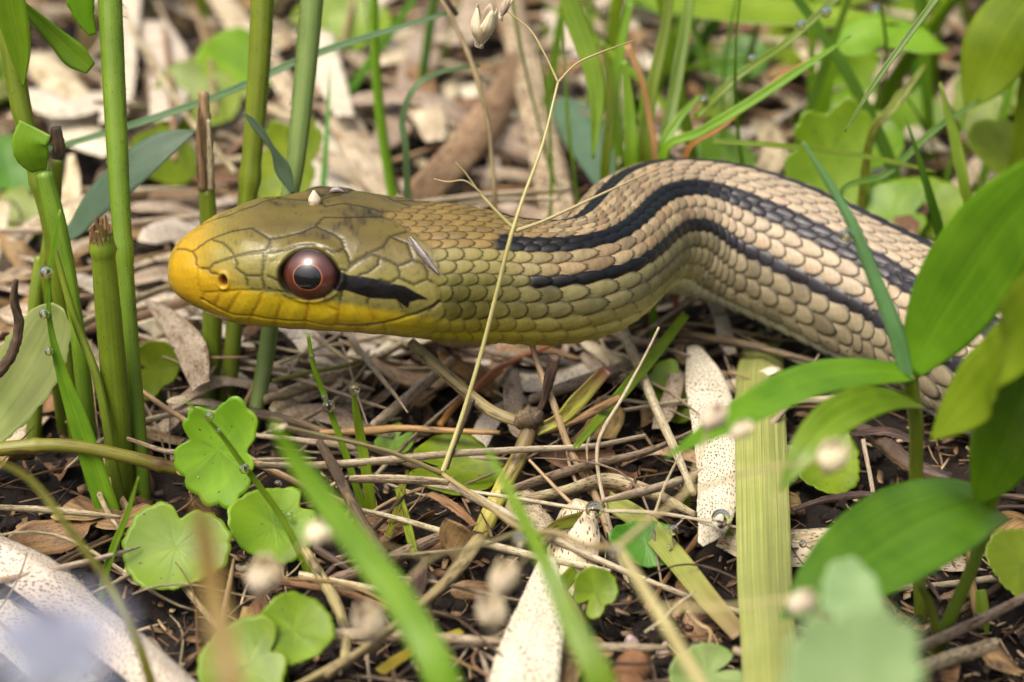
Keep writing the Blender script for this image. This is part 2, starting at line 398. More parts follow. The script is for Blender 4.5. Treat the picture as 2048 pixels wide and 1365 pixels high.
    for dr in (-1, 0, 1):
        row = np.round(sv) + dr; dy = np.abs(sv - row); odd = np.mod(row, 2) * .5
        for da in (-1, 0, 1, 2):
            c = np.floor(Aw - odd) + odd + da - .0; x = Aw - c
            w = np.where(x < 0, .60, .60 * np.maximum(0, 1 - (np.clip(x, 0, .78) / .78) ** 2.2) ** .62)
            ok = (dy < w) & (x > -1.0) & (x < .78) & (c < best)
            hh = .42 * (x + .4) / 1.18 + .58 * np.maximum(0, 1 - (np.abs(x - .22) / .58) ** 2.4 * .6 - (dy / .56) ** 2.4 * .8); ed = np.clip((w - dy) / .22, 0, 1) * np.clip((.76 - x) / .16, 0, 1)
            best = np.where(ok, c, best); hgt = np.where(ok, hh, hgt); edge = np.where(ok, ed, edge); lx = np.where(ok, x, lx)
            sid = np.where(ok, np.mod(np.sin(c * 12.9898 + row * 78.233) * 43758.5453, 1.0), sid); rowid = np.where(ok, np.abs(row).astype(int), rowid)
    # broad belly scutes
    va = np.mod(A / 1.0, 1.0); hgt = np.where(ventral, .3 + .6 * va, hgt); edge = np.where(ventral, np.clip(np.minimum(va, 1 - va) / .08, 0, 1), edge); rowid = np.where(ventral, 12, rowid)
    # where scales begin behind the head plates (photo px, by height on the head)
    bx = np.interp(hy, [380, 433, 462, 500, 540, 570, 600, 640, 700], [735, 770, 815, 862, 872, 866, 878, 872, 840])
    bodyw = np.where((S < 3.8)[:, None], np.clip((hx - bx) / 14, 0, 1), 1.0)
    small = np.clip((S - 2.3) / 2.5, .55, 1)[:, None]
    disp = bodyw * .042 * small * (hgt - .5) * np.where((S > Lr + 4)[:, None], 0, 1)
    disp -= (1 - bodyw) * (.008 * g + .022 * gm + .03 * gg)
    disp += (1 - bodyw) * (.008 * np.clip(dist['seam'] / .15, 0, 1) ** 2 + .004 * fn2)
    # eye socket and nostril
    def skin_point(px, py):
        _, w, _ = kd2.find((px, py, 0)); i, j = cand[w]; return i, j
    ei, ej = skin_point(619, 552); E = P[ei, ej].copy(); EN = Nn[ei, ej].copy()
    ni, nj = skin_point(446, 563); NO = P[ni, nj].copy()
    Pm = P.copy()
    def both(dfun):
        dd = np.full((n, m), 9.0); dd[:ih] = dfun(P[:ih]); dd = np.where(near, dd, dd[:, mir]); return dd
    def ell(c, ax, az):
        return lambda Q: np.sqrt(((Q[..., 0] - c[0]) / ax) ** 2 + (((Q[..., 2] - c[2]) + .35 * (Q[..., 1] - c[1])) / az) ** 2)
    de = both(ell(E, .325, .262)); dn = both(ell(NO, .05, .075))
    sock = np.clip((1.0 - de) / .16, 0, 1); sock = sock * sock * (3 - 2 * sock)
    rim = np.exp(-((de - 1.1) / .10) ** 2)
    disp = disp - .16 * sock + .022 * rim
    brow = np.exp(-((de - 1.25) / .22) ** 2) * np.clip((E[2] + .12 - np.where(near, P[..., 2], P[:, mir, 2])) * -6, 0, 1)
    disp += .07 * brow
    nost = np.clip((1 - dn) / .5, 0, 1); disp -= .07 * nost; disp += .014 * np.exp(-((dn - 1.25) / .3) ** 2)
    Pd = P + Nn * disp[..., None]
    # ---- pigment
    rs = np.random.default_rng(3)
    def fnoise(fr, seed):
        r = np.random.default_rng(seed); o = np.zeros((n, m))
        for k in range(7):
            kv = r.normal(size=3) * fr * (1.5 ** (k % 4)); o += np.sin(P @ kv + r.uniform(0, 6)) / (1.25 ** k)
        return o / 3.2
    n1, n2, n3 = fnoise(4, 1), fnoise(13, 2), fnoise(40, 4)
    def sl(x, a, b): t = np.clip((x - a) / (b - a), 0, 1); return (t * t * (3 - 2 * t))[..., None]
    col3 = lambda *c: np.array(c)[None, None]
    olive = col3(.108, .084, .018); brown = col3(.078, .052, .014); cheek = col3(.20, .180, .048); yellow = col3(.50, .37, .014); gold = col3(.43, .265, .012); ygreen = col3(.235, .215, .012)
    hc = olive + (brown - olive) * sl(n1 + .6 * n2, -.2, .8)
    lipy = np.interp(hx, [340, 420, 520, 620, 700, 800, 880, 960, 1100], [500, 560, 585, 600, 612, 625, 640, 655, 668])
    chk = sl(hy, lipy - 120, lipy - 55); hc = hc * (1 - chk) + cheek * chk
    hc = hc + (col3(.235, .19, .03) - hc) * sl(hx, 540, 400) * .8
    lip = sl(hy + 6 * n2, lipy - 9, lipy + 9); hc = hc * (1 - lip) + yellow * lip
    hc = hc + (gold - hc) * np.maximum(sl(hx + 14 * n1, 445, 362), sl(hx, 500, 400) * sl(hy, 520, 560))
    hc = hc + (ygreen - hc) * (sl(hx, 740, 900) * sl(hy, lipy - 15, lipy + 15)) * .9
    hc = hc + (col3(.40, .30, .012) - hc) * sl(hy, 655, 672) * .5 * sl(hx, 900, 700)
    # dark streaks on the crown
    for (cx, cy, rx, ry, am) in [(640, 412, 60, 9, .55), (745, 428, 34, 8, .8), (700, 420, 60, 6, .4), (637, 470, 26, 8, .7), (548, 400, 12, 5, .6), (585, 450, 60, 7, .35), (690, 452, 40, 8, .35), (720, 478, 50, 10, .25)]:
        st_ = np.clip(am * np.exp(-((hx - cx) / (rx * 1.25)) ** 2 - ((hy - cy) / (ry * 1.35)) ** 2) * (.9 + .8 * n3 + .5 * n2), 0, 1)[..., None]; hc = hc * (1 - st_) + col3(.026, .020, .008) * st_
    mot = np.clip(n1 * .5 + n2 * .9 + n3 * .8 - .25, 0, 1) * np.clip((lipy - 60 - hy) / 30, 0, 1)
    hc = hc * (1 + .10 * n3 + .12 * n2 - .75 * mot)[..., None]
    hc = hc * (1 - .72 * g ** 1.3 * np.where(hy > lipy - 8, .28, 1))[..., None]
    hc = hc * (1 - .45 * gm)[..., None]
    hc = hc * (1 - .92 * gg)[..., None]
    # red-brown blush between the lip shields
    bl = np.exp(-(dist['seam'] / .035) ** 2) * np.clip((hy - lipy) / 10, 0, 1) * (S < 2.4)[:, None]; hc = hc + (col3(.40, .22, .01) - hc) * (.5 * bl)[..., None]
    def soft(poly):
        acc = 0.0
        for ox in (-1.2, 0, 1.2):
            for oy in (-1.2, 0, 1.2): acc = acc + inside([(x + ox, y + oy) for x, y in poly])
        return (acc / 9.0)[..., None]
    streak = soft(zoom([(1235, 655), (1290, 650), (1350, 685), (1420, 688), (1560, 715), (1650, 742), (1740, 760), (1810, 800), (1862, 825), (1905, 852), (1835, 850), (1775, 868), (1762, 912), (1722, 885), (1680, 850), (1500, 842), (1440, 822), (1340, 790), (1290, 792), (1225, 775)]))
    hc = hc * (1 - streak) + col3(.004, .0035, .0035) * streak
    orb = np.exp(-((de - .98) / .09) ** 2); hc = hc * (1 - .8 * orb)[..., None]
    hc = hc * (1 - sock * .9)[..., None]
    hc = hc + (col3(.22, .05, .008) - hc) * np.clip(nost * 1.6, 0, 1)[..., None]; hc = hc * (1 - .75 * np.clip(nost * 2 - 1, 0, 1))[..., None]
    # trunk
    tanc = col3(.38, .30, .165); tan2 = col3(.31, .20, .105); black = col3(.0045, .0045, .0045)
    f = sl(S[:, None] * np.ones((1, m)), 3.3, 4.7)                      # neck greenish -> trunk tan
    far = sl(S[:, None] * np.ones((1, m)), 5.2, 8.2)
    cenr = np.exp(-((lx - .3) / .42) ** 2) * edge
    tan = tanc + (tan2 - tanc) * np.clip(sid * 1.0 - .15 + .45 * cenr * n2, 0, 1)[..., None]; tan = tan * (.62 + .5 * np.mod(sid * 7.3, 1.0) - .14 * cenr + .10 * n3)[..., None]
    tan = tan + (col3(.50, .42, .31) - tan) * far * .5
    neck_top = col3(.165, .112, .028) * (.8 + .45 * sid)[..., None]
    dors = neck_top * (1 - f) + tan * f
    flank = col3(.175, .160, .034) * (1 - f) + col3(.30, .27, .12) * f; flank = flank * (1 - far) + col3(.33, .28, .175) * far
    flank = flank * (.58 + .5 * sid + .12 * n2 - .10 * cenr)[..., None]
    pale = col3(.40, .37, .02) * (1 - f) + col3(.50, .50, .25) * f; pale = pale * (1 - far) + col3(.50, .49, .41) * far
    tanlow = col3(.20, .175, .05) * (1 - f) + tan * f
    bc = np.where((rowid <= 2)[..., None], dors, 0) + np.where(((rowid == 5) | (rowid == 6))[..., None], tanlow, 0) + np.where(((rowid >= 8) & (rowid <= 10))[..., None], flank, 0) + np.where((rowid >= 11)[..., None], pale, 0)
    b1 = ((rowid == 3) | (rowid == 4)); b2 = rowid == 7
    s_b1 = np.clip((S[:, None] * np.ones((1, m)) - 3.38 - .12 * sid) / .12, 0, 1); s_b2 = np.clip((S[:, None] * np.ones((1, m)) - 3.80 - .08 * sid) / .15, 0, 1)
    far_sheen = np.clip((far[..., 0] - .3) * 1.2, 0, 1); blk = black + col3(.035, .033, .042) * (far_sheen * (.4 + .6 * sid))[..., None]  # purple-grey sheen painted into the black scales farther along the trunk
    bc = bc + np.where(b1[..., None], dors * (1 - s_b1[..., None]) + blk * s_b1[..., None], 0) + np.where(b2[..., None], flank * (1 - s_b2[..., None]) + blk * s_b2[..., None], 0)
    isb = (b1 * s_b1 + b2 * s_b2)
    # brown first flank row, pale rim and dark skin between scales
    bc = bc * np.where((rowid == 8) & (far[..., 0] < .9), .82, 1.0)[..., None]
    low_y = sl(ab, math.radians(84), math.radians(125)) * (1 - far) * sl(S[:, None] * np.ones((1, m)), 9, 2.5)
    bc = bc + (col3(.38, .31, .012) - bc) * low_y * .85
    sh = (1 - edge); lum = np.where(rowid >= 10, .5, .92)
    bc = bc * (1 - (sh ** np.where(far[..., 0] > .2, 1.0, 1.35)) * lum * (1 - isb))[..., None]
    bc = bc * (.90 + .12 * n3 + .06 * n2)[..., None]
    spk = ((fnoise(55, 11) + fnoise(38, 12)) > 1.05) & (rowid >= 10) & (S > 5.5)[:, None]; bc[spk] *= .15
    cw = np.where((S < 3.8)[:, None], np.clip((hx - bx + np.where(hy > lipy - 10, 60, 8)) / np.where(hy > lipy - 10, 150, 26), 0, 1), 1.0)[..., None]
    colr = np.clip(hc * (1 - cw) + bc * cw, .002, 1)
    gloss = np.where(isb > .5, .36, .5) * bodyw + (.34 - .08 * sl(hx, 520, 380)[..., 0]) * (1 - bodyw) + .09 * n2 + .05 * n3
    V = np.r_[Pd.reshape(-1, 3), [C[0] - T[0] * .006], [C[-1]]]
    Fq = grid_faces(n, m, True)
    ca = np.r_[np.c_[colr.reshape(-1, 3), gloss.reshape(-1, 1)], [[*colr[0, 0], .4]], [[*colr[-1, 0], .4]]]
    # snout and tail caps as degenerate-free triangles stored as quads via a midpoint ring of faces
    c0, c1 = n * m, n * m + 1
    tri = [[(j + 1) % m, j, c0] for j in range(m)] + [[(n - 1) * m + j, (n - 1) * m + (j + 1) % m, c1] for j in range(m)]
    me = bpy.data.meshes.new('body'); nq = len(Fq); nt = len(tri)
    me.vertices.add(len(V)); me.vertices.foreach_set('co', (V * U).astype(np.float32).ravel())
    me.loops.add(nq * 4 + nt * 3); me.loops.foreach_set('vertex_index', np.r_[Fq.ravel(), np.array(tri).ravel()].astype(np.int32))
    me.polygons.add(nq + nt)
    me.polygons.foreach_set('loop_start', np.r_[np.arange(nq) * 4, nq * 4 + np.arange(nt) * 3].astype(np.int32))
    me.polygons.foreach_set('loop_total', np.r_[np.full(nq, 4), np.full(nt, 3)].astype(np.int32))
    me.polygons.foreach_set('use_smooth', np.ones(nq + nt, bool))
    at = me.attributes.new('skin', 'FLOAT_COLOR', 'POINT'); at.data.foreach_set('color', ca.astype(np.float32).ravel())
    me.update(); me.validate()
    t = NT('snake_skin'); a_ = t.add('ShaderNodeAttribute', attribute_name='skin')
    t.link(a_.outputs['Color'], t.b.inputs['Base Color']); t.link(a_.outputs['Alpha'], t.b.inputs['Roughness'])
    tc = t.add('ShaderNodeTexCoord').outputs['Object']
    nz = t.noise(tc, 2600, 3); nz2 = t.noise(tc, 700, 3)
    t.bump(t.math('ADD', nz, nz2), .18, .00012)
    t.b.inputs['Specular IOR Level'].default_value = .36
    t.b.inputs['Subsurface Weight'].default_value = 0.0
    base = np.array([PY(1632, 541, 2.05)[0], 2.05, 0.0])
    root = empty('snake', base)
    tag(root, 'striped snake with olive and yellow head stretched over the leaf litter', 'snake')
    me.transform(__import__('mathutils').Matrix.Translation(Vector(-base * U)))
    obj('body', me, t.m, root)
    # ---- eyes
    def eye_mat(name, ramp, rough):
        t = NT(name); uv = t.uvp(); so = t.sep(uv)
        nzz = t.noise(t.mapping(uv, (60, 60, 60)), 1.0, 3)
        r = t.math('ADD', so[0], t.math('MULTIPLY', t.math('SUBTRACT', nzz, .5), .08))
        t.link(t.ramp(r, ramp), t.b.inputs['Base Color']); t.b.inputs['Roughness'].default_value = rough
        t.b.inputs['Coat Weight'].default_value = 1.0; t.b.inputs['Coat Roughness'].default_value = .03
        return t.m
    iris_m = eye_mat('iris_skin', [(.42, (.24, .05, .015)), (.465, (.27, .09, .03)), (.505, (.072, .016, .009)), (.70, (.078, .020, .011)), (.84, (.03, .008, .006)), (.93, (.006, .004, .004)), (1, (.003, .003, .003))], .35)
    pup_m = eye_mat('pupil_skin', [(0, (.002, .002, .003)), (1, (.003, .003, .004))], .2)
    def cap(c, nrm, rad, a0, a1, name, mat, parent, lift):
        nrm = unit(nrm); up = unit(np.array([0, 0, 1.0]) - nrm * nrm[2]); sd = np.cross(up, nrm)
        k, q = 22, 48; aa = np.linspace(a0, a1, k); bb = np.linspace(0, 2 * math.pi, q, endpoint=False)
        rr = rad + lift
        V = c + rr * (np.sin(aa)[:, None, None] * (np.cos(bb)[None, :, None] * sd * 1.10 + np.sin(bb)[None, :, None] * up) + np.cos(aa)[:, None, None] * nrm)
        uvp = np.zeros((k, q, 3)); uvp[..., 0] = (np.sin(aa) / math.sin(math.radians(70)))[:, None]; uvp[..., 1] = np.cos(bb) * .1; uvp[..., 2] = np.sin(bb) * .1
        F = grid_faces(k, q, True)
        return obj(name, mesh_data(name, V.reshape(-1, 3) - base, F, {'uvp': ('FLOAT_VECTOR', uvp.reshape(-1, 3))}), mat, parent)
    for side in (1, -1):
        c = E if side == 1 else P[ei, mir[ej]]; nr = unit((EN if side == 1 else Nn[ei, mir[ej]]) + np.array([-.04, -.4 * side, .06]))
        ec = c - nr * .215
        eye = cap(ec, nr, .318, math.radians(20), math.radians(105), 'eye', iris_m, root, 0.0)
        eye['label'] = 'red-brown eye with a thin orange ring round the pupil'
        cap(ec, nr, .318, .002, math.radians(24.6), 'pupil', pup_m, eye, .0012)
    return dict(C=C, R=R[:, 3], S=S, P=Pd, pix=pix, facing=facing, E=E, near=near, N=Nn, cand=cand, kd=kd2)
SNAKE = build_snake()
# ------------------------------------------------------------------ soil
def build_ground():
    t = np.linspace(-1, 1, 261); ax = np.sign(t) * (np.abs(t) * 26 + 26000 * np.abs(t) ** 14)
    X, Y = np.meshgrid(ax, ax + 4, indexing='ij')
    near = np.exp(-(np.maximum(np.abs(X), np.abs(Y - 4)) / 60.0) ** 2)
    r = np.random.default_rng(2); Z = gz(X, Y)
    for k in range(9):
        a, b, p = r.normal(size=2) * 7, r.normal(size=2) * 3, r.uniform(0, 6); Z = Z + .022 * np.sin(a[0] * X + a[1] * Y + p + np.sin(b[0] * X * .5))
    Z = (Z - .05) * near - .05
    V = np.stack([X, Y, Z], -1).reshape(-1, 3)
    t = NT('soil'); tc = t.add('ShaderNodeTexCoord').outputs['Object']
    n1 = t.noise(tc, 420, 9, .72); n2 = t.noise(tc, 2300, 5, .7); n3 = t.noise(tc, 60, 3)
    c = t.ramp(n1, [(.32, (.006, .0035, .002)), (.5, (.022, .0125, .007)), (.64, (.052, .029, .015)), (.78, (.11, .066, .035))])
    c = t.mix(t.ramp(n3, [(.52, (0, 0, 0)), (.7, (.5, .5, .5))]), c, (.050, .026, .014))
    t.link(c, t.b.inputs['Base Color']); t.b.inputs['Roughness'].default_value = .75
    t.bump(t.math('ADD', n1, t.math('MULTIPLY', n2, .6)), 1.0, .003)
    g = obj('ground', mesh_data('ground', V, grid_faces(261, 261)[:, ::-1]), t.m)
    tag(g, kind='structure')
    # crumbs of earth: one mass
    pts = []; rr = np.random.default_rng(5)
    V = []; F = []
    ico = np.array([(0, 0, 1), (.94, 0, .33), (-.47, .82, .33), (-.47, -.82, .33), (.47, .82, -.33), (.47, -.82, -.33), (-.94, 0, -.33), (0, 0, -1)])
    fc = [(0, 1, 2), (0, 2, 3), (0, 3, 1), (1, 4, 2), (2, 6, 3), (3, 5, 1), (1, 5, 4), (2, 4, 6), (3, 6, 5), (4, 5, 7), (6, 4, 7), (5, 6, 7)]
    for k in range(15000):
        x, y = rr.uniform(-11, 12), -6 + 28 * rr.uniform() ** 1.6; s = .02 + .11 * rr.uniform() ** 3
        o = len(V); q = ico * s * rr.uniform(.6, 1.3, (8, 1)) * rr.uniform(.6, 1.2, 3) + (x, y, float(gz(x, y)) - .07 + s * .4)
        V.extend(q.tolist()); F.extend([(a + o, b + o, c + o) for a, b, c in fc])
    o = obj('soil_crumbs', mesh_data('soil_crumbs', V, np.array(F), smooth=False), t.m)
    tag(o, 'dark crumbs of damp soil scattered under the litter', 'soil', kind='stuff')
def build_mould():
    """chips of rotted leaf, fibre and bark that cover the soil: far too many to count"""
    rr = np.random.default_rng(9); n = 16000
    x = rr.uniform(-10, 11, n); y = -6 + 26 * rr.uniform(0, 1, n) ** 1.9
    L = np.where(rr.uniform(size=n) < .45, rr.uniform(.15, .6, n), rr.uniform(.05, .22, n)); W = np.where(L > .25, rr.uniform(.012, .04, n), rr.uniform(.03, .10, n))
    z = gz(x, y) - .06 + .16 * rr.uniform(0, 1, n) ** 2
    a = rr.uniform(0, 6.283, n); el = rr.normal(0, .22, n); rl = rr.normal(0, .5, n)
    d = np.stack([np.cos(a) * np.cos(el), np.sin(a) * np.cos(el), np.sin(el)], -1); sd = np.stack([-np.sin(a), np.cos(a), 0 * a], -1)
    up = np.cross(d, sd); sd2 = sd * np.cos(rl)[:, None] + up * np.sin(rl)[:, None]; nn = np.cross(d, sd2)
    c = np.stack([x, y, z], -1)
    bend = (L * rr.uniform(-.12, .12, n))[:, None]
    V = np.zeros((n, 12, 3))
    for i, e0 in enumerate((-1, 0, 1)):
        w = W * (rr.uniform(.4, 1, n) if e0 else 1.0)
        for j, (sg, th) in enumerate(((-1, 0), (1, 0), (1, -.012), (-1, -.012))):
            V[:, i * 4 + j] = c + d * (e0 * L / 2)[:, None] + sd2 * (sg * w / 2)[:, None] + nn * th + nn * (bend if e0 == 0 else 0)
    f = [(0, 1, 5, 4), (4, 5, 9, 8), (3, 7, 6, 2), (7, 11, 10, 6), (1, 2, 6, 5), (5, 6, 10, 9), (0, 4, 7, 3), (4, 8, 11, 7), (0, 3, 2, 1), (8, 9, 10, 11)]
    F = (np.array(f)[None] + (np.arange(n) * 12)[:, None, None]).reshape(-1, 4)
    tone = np.repeat(rr.uniform(0, 1, n), 12)
    t = NT('mould'); at = t.add('ShaderNodeAttribute', attribute_name='tone'); tc = t.add('ShaderNodeTexCoord').outputs['Object']
    col = t.ramp(at.outputs['Fac'], [(0, (.010, .006, .004)), (.35, (.045, .024, .012)), (.6, (.13, .07, .03)), (.8, (.26, .17, .085)), (1, (.46, .36, .22))])
    col = t.mix(1.0, col, t.ramp(t.noise(tc, 900, 4), [(.3, (.6, .6, .6)), (.7, (1.2, 1.2, 1.2))]), 'MULTIPLY')
    t.link(col, t.b.inputs['Base Color']); t.b.inputs['Roughness'].default_value = .65
    o = obj('leaf_mould', mesh_data('leaf_mould', V.reshape(-1, 3), F, {'tone': ('FLOAT', tone)}, False), t.m)
    tag(o, 'rotted chips and fibres of leaf covering the soil', 'leaf mould', kind='stuff')
build_ground()
build_mould()
# ------------------------------------------------------------------ plant skins
G_STEM = mat_plant('green_culm', (.115, .185, .010), (.175, .265, .018), base=(.09, .145, .012), rough=.42, transl=.12, veins=10, vein_amt=.16, speck=.16, speck_col=(.05, .04, .01), speck_scale=4, jit=.12)
G_STEM_GREY = mat_plant('bloomy_culm', (.13, .205, .045), (.18, .27, .07), rough=.5, transl=.1, veins=12, vein_amt=.12, jit=.1)
G_BLADE = mat_plant('grass_skin', (.13, .245, .010), (.23, .36, .022), rough=.35, transl=.42, veins=14, vein_amt=.2, jit=.25, midrib=.5)
G_YEL = mat_plant('yellow_blade', (.16, .22, .015), (.28, .30, .03), rough=.4, transl=.4, veins=14, vein_amt=.2, speck=.5, speck_scale=3, blotch=(.09, .055, .02), jit=.15)
G_LEAF = mat_plant('broad_blade', (.12, .24, .008), (.20, .34, .016), rough=.27, transl=.40, veins=46, vein_amt=.22, jit=.12, midrib=.6)
G_LIME = mat_plant('lime_blade', (.17, .33, .012), (.25, .42, .02), rough=.35, transl=.45, veins=40, vein_amt=.18, jit=.12, midrib=.4)
G_DARK = mat_plant('deep_blade', (.065, .175, .010), (.11, .25, .016), rough=.38, transl=.35, veins=40, vein_amt=.2, jit=.12, midrib=.5)
G_BLUE = mat_plant('bluish_blade', (.075, .135, .075), (.11, .185, .105), rough=.42, transl=.25, veins=44, vein_amt=.15, jit=.1)
G_MINT = mat_plant('mint_blade', (.26, .44, .17), (.36, .54, .25), rough=.4, transl=.4, veins=30, vein_amt=.15, jit=.1)
G_HERB = mat_plant('herb_leaf', (.125, .24, .005), (.25, .38, .010), rough=.42, transl=.40, veins=5, vein_amt=.12, jit=.16, speck=.10, speck_scale=3.1, speck_col=(.05, .04, .01))
G_PALE = mat_plant('pale_leaf', (.26, .36, .10), (.36, .45, .16), rough=.45, transl=.45, veins=8, vein_amt=.18, jit=.1)
G_RIB = mat_plant('ribbed_sheath', (.36, .42, .11), (.46, .50, .17), rough=.42, transl=.3, veins=34, vein_amt=.34, jit=.0, bump=.7)
STRAW = mat_plant('straw', (.30, .225, .13), (.54, .45, .30), rough=.55, transl=.12, veins=16, vein_amt=.25, blotch=(.13, .08, .04), speck=.6, speck_scale=7, jit=.35, bump=.6)
STRAW_P = mat_plant('pale_straw', (.46, .38, .24), (.66, .58, .42), rough=.55, transl=.15, veins=16, vein_amt=.28, speck=.45, speck_scale=6, blotch=(.30, .21, .11), jit=.2, bump=.5)
STRAW_Y = mat_plant('yellow_stalk', (.34, .29, .12), (.50, .43, .20), rough=.5, transl=.1, veins=8, vein_amt=.15, jit=.1)
DEAD = mat_plant('dead_leaf', (.44, .35, .23), (.66, .57, .42), rough=.6, transl=.2, veins=30, vein_amt=.22, speck=.55, speck_scale=9, blotch=(.26, .17, .085), jit=.3)
DEAD_W = mat_plant('bleached_leaf', (.60, .53, .40), (.76, .70, .57), rough=.6, transl=.18, veins=26, vein_amt=.14, speck=.66, speck_scale=13, jit=.1)
DEAD_B = mat_plant('brown_leaf', (.17, .095, .040), (.36, .225, .10), rough=.6, transl=.2, veins=24, vein_amt=.3, speck=.3, speck_scale=8, blotch=(.07, .04, .022), jit=.35)
TWIG = mat_plant('dark_twig', (.020, .012, .009), (.10, .062, .038), rough=.6, transl=0, veins=6, vein_amt=.4, blotch=(.16, .105, .06), jit=.3, bump=.8)
TWIG_M = mat_plant('mottled_twig', (.20, .15, .07), (.34, .27, .13), rough=.55, transl=0, veins=6, vein_amt=.3, blotch=(.018, .011, .009), jit=.1, bump=.6)
TAN = mat_plant('tan_stalk', (.24, .15, .08), (.40, .27, .15), rough=.5, transl=.05, veins=6, vein_amt=.2, speck=.3, speck_scale=3, jit=.15)
RED = mat_plant('red_stalk', (.36, .09, .05), (.46, .15, .09), rough=.45, transl=.1, veins=6, vein_amt=.2, jit=.15)
ORANGE = mat_plant('orange_blade', (.38, .16, .04), (.52, .26, .07), rough=.45, transl=.25, veins=8, vein_amt=.2, jit=.15)
CHAFF = mat_plant('chaff', (.64, .54, .38), (.80, .73, .58), rough=.6, transl=.3, veins=9, vein_amt=.2, jit=.2)
BLUE = mat_plant('pale_petal', (.36, .39, .55), (.46, .49, .64), rough=.5, transl=.4, veins=8, vein_amt=.08, jit=0)
PAPER = mat_plant('papery_sheath', (.32, .20, .09), (.52, .37, .20), rough=.6, transl=.2, veins=12, vein_amt=.35, blotch=(.12, .07, .035), jit=.05, bump=.6)
CANE = mat_plant('speckled_cane', (.42, .34, .20), (.58, .49, .31), rough=.6, transl=.1, veins=10, vein_amt=.25, speck=1.1, speck_scale=6, speck_col=(.07, .05, .03), blotch=(.24, .17, .09), jit=.05)
TANLEAF = mat_plant('tan_leaf', (.36, .24, .12), (.52, .38, .22), rough=.6, transl=.2, veins=14, vein_amt=.25, speck=.4, speck_scale=4, blotch=(.22, .13, .06), jit=.05)
HUSK = mat_plant('brown_husk', (.22, .12, .045), (.42, .26, .11), rough=.6, transl=.1, veins=14, vein_amt=.4, blotch=(.05, .03, .018), jit=.1, bump=.8)
GREYFLECK = mat_plant('grey_fleck', (.16, .14, .13), (.40, .37, .36), rough=.4, transl=0, veins=8, vein_amt=.4, blotch=(.03, .025, .02), jit=.1)
def water():
    t = NT('water'); t.b.inputs['Base Color'].default_value = (1, 1, 1, 1); t.b.inputs['Roughness'].default_value = 0.0
    t.b.inputs['Transmission Weight'].default_value = 1.0; t.b.inputs['IOR'].default_value = 1.33; return t.m
WATER = water()
CAMV = unit(CAMP - np.array([0, 0, 1.0]))
UPV = np.array([0, 0, 1.0])

def path3(pts, z=None):
    """(px, py) lie on height z; (px, py, Y) stand at that Y"""
    zz = z if isinstance(z, (list, tuple)) else [z] * len(pts)
    return np.array([PY(*p) if len(p) == 3 else PZ(p[0], p[1], h) for p, h in zip(pts, zz)])
def root_down(P3, dz=.25):
    b = P3[0].copy(); g = float(gz(b[0], b[1])) - .12
    if b[2] > g + .05: P3 = np.r_[[[b[0] - (P3[1][0] - b[0]) * .08, b[1], g - dz]], P3]
    return P3
def stem(name, label, cat, pts, w, mat, z=None, n=40, sides=12, rough=.02, group=None, parent=None, root=False, flat=1.0, seed=1, nodes=(), lobes=0.0):
    P = path3(pts, z); ws = np.array([cmw(a, p) / 2 for a, p in zip(w, P)])
    if root:
        k = len(P); P = root_down(P); ws = np.r_[[ws[0]] * (len(P) - k), ws]
    q = spline(np.c_[P, ws], n)
    R = q[:, 3].copy(); tt = np.linspace(0, 1, n)
    for nd in nodes: R *= 1 + .22 * np.exp(-((tt - nd) / .015) ** 2)
    base = None if parent is not None else P[0]
    if parent is not None and not isinstance(parent, bool): q[:, :3] -= origin(parent)
    o = geo_obj(name, tube_geo(q[:, :3], R, sides, rough, flat, seed, lobes), mat, parent, base)
    if parent is None: tag(o, label, cat, group)
    elif label: o['label'] = label
    return o
def origin(o):
    p = np.zeros(3)
    while o is not None: p += np.array(o.location) / U; o = o.parent
    return p
def blade(name, label, cat, pts, w, mat, z=None, face=None, n=36, fold=.2, thick=.012, wave=.03, curl=0., group=None, parent=None, root=False, seed=1, nx=7, ragged=0., lift=0.):
    P = path3(pts, z); ws = np.array([cmw(a, p) for a, p in zip(w, P)])
    if lift: P[:, 2] += lift * np.sin(np.linspace(0, math.pi, len(P)))
    if root:
        k = len(P); P = root_down(P); ws = np.r_[[ws[0] * .8] * (len(P) - k), ws]
    q = spline(np.c_[P, ws], n); q[:, 3] = np.maximum(q[:, 3], .006)
    f = UPV if face is None else (CAMV if isinstance(face, str) else np.asarray(face, float))
    base = None if parent is not None else P[0]
    if parent is not None: q[:, :3] -= origin(parent)
    o = geo_obj(name, ribbon_geo(q[:, :3], q[:, 3], f, fold, thick, nx, wave, seed, curl, ragged), mat, parent, base)
    if parent is None: tag(o, label, cat, group)
    elif label: o['label'] = label
    return o
def drop(px, py, y, r, label, z=None, squash=1.0):
    p = PY(px, py, y) if z is None else PZ(px, py, z); R = cmw(r, p)
    k, q = 14, 20; a = np.linspace(.02, math.pi - .02, k); b = np.linspace(0, 2 * math.pi, q, endpoint=False)
    V = np.stack([np.sin(a)[:, None] * np.cos(b), np.sin(a)[:, None] * np.sin(b), np.cos(a)[:, None] * squash * (1 - .10 * np.cos(a))[:, None] + 0 * b], -1).reshape(-1, 3) * R
    V = np.r_[V, [[0, 0, R * squash * .9]], [[0, 0, -R * squash * 1.1]]]
    F = grid_faces(k, q, True).tolist(); 
    for j in range(q): F.append([(j + 1) % q, j, k * q]); F.append([(k - 1) * q + j, (k - 1) * q + (j + 1) % q, k * q + 1])
    o = obj('water_drop', mesh_data('water_drop', V, F), WATER, None, p)
    tag(o, label, 'water drop', 'water drops on stalks and leaves'); return o
def lance(w, n=9, tip=.02, base=.35, peak=.35):
    t = np.linspace(0, 1, n); return [w * max(tip, (base + (1 - base) * math.sin(min(x / peak, 1) * math.pi / 2)) * (1 - max(0, (x - peak) / (1 - peak)) ** 2.2)) for x in t]
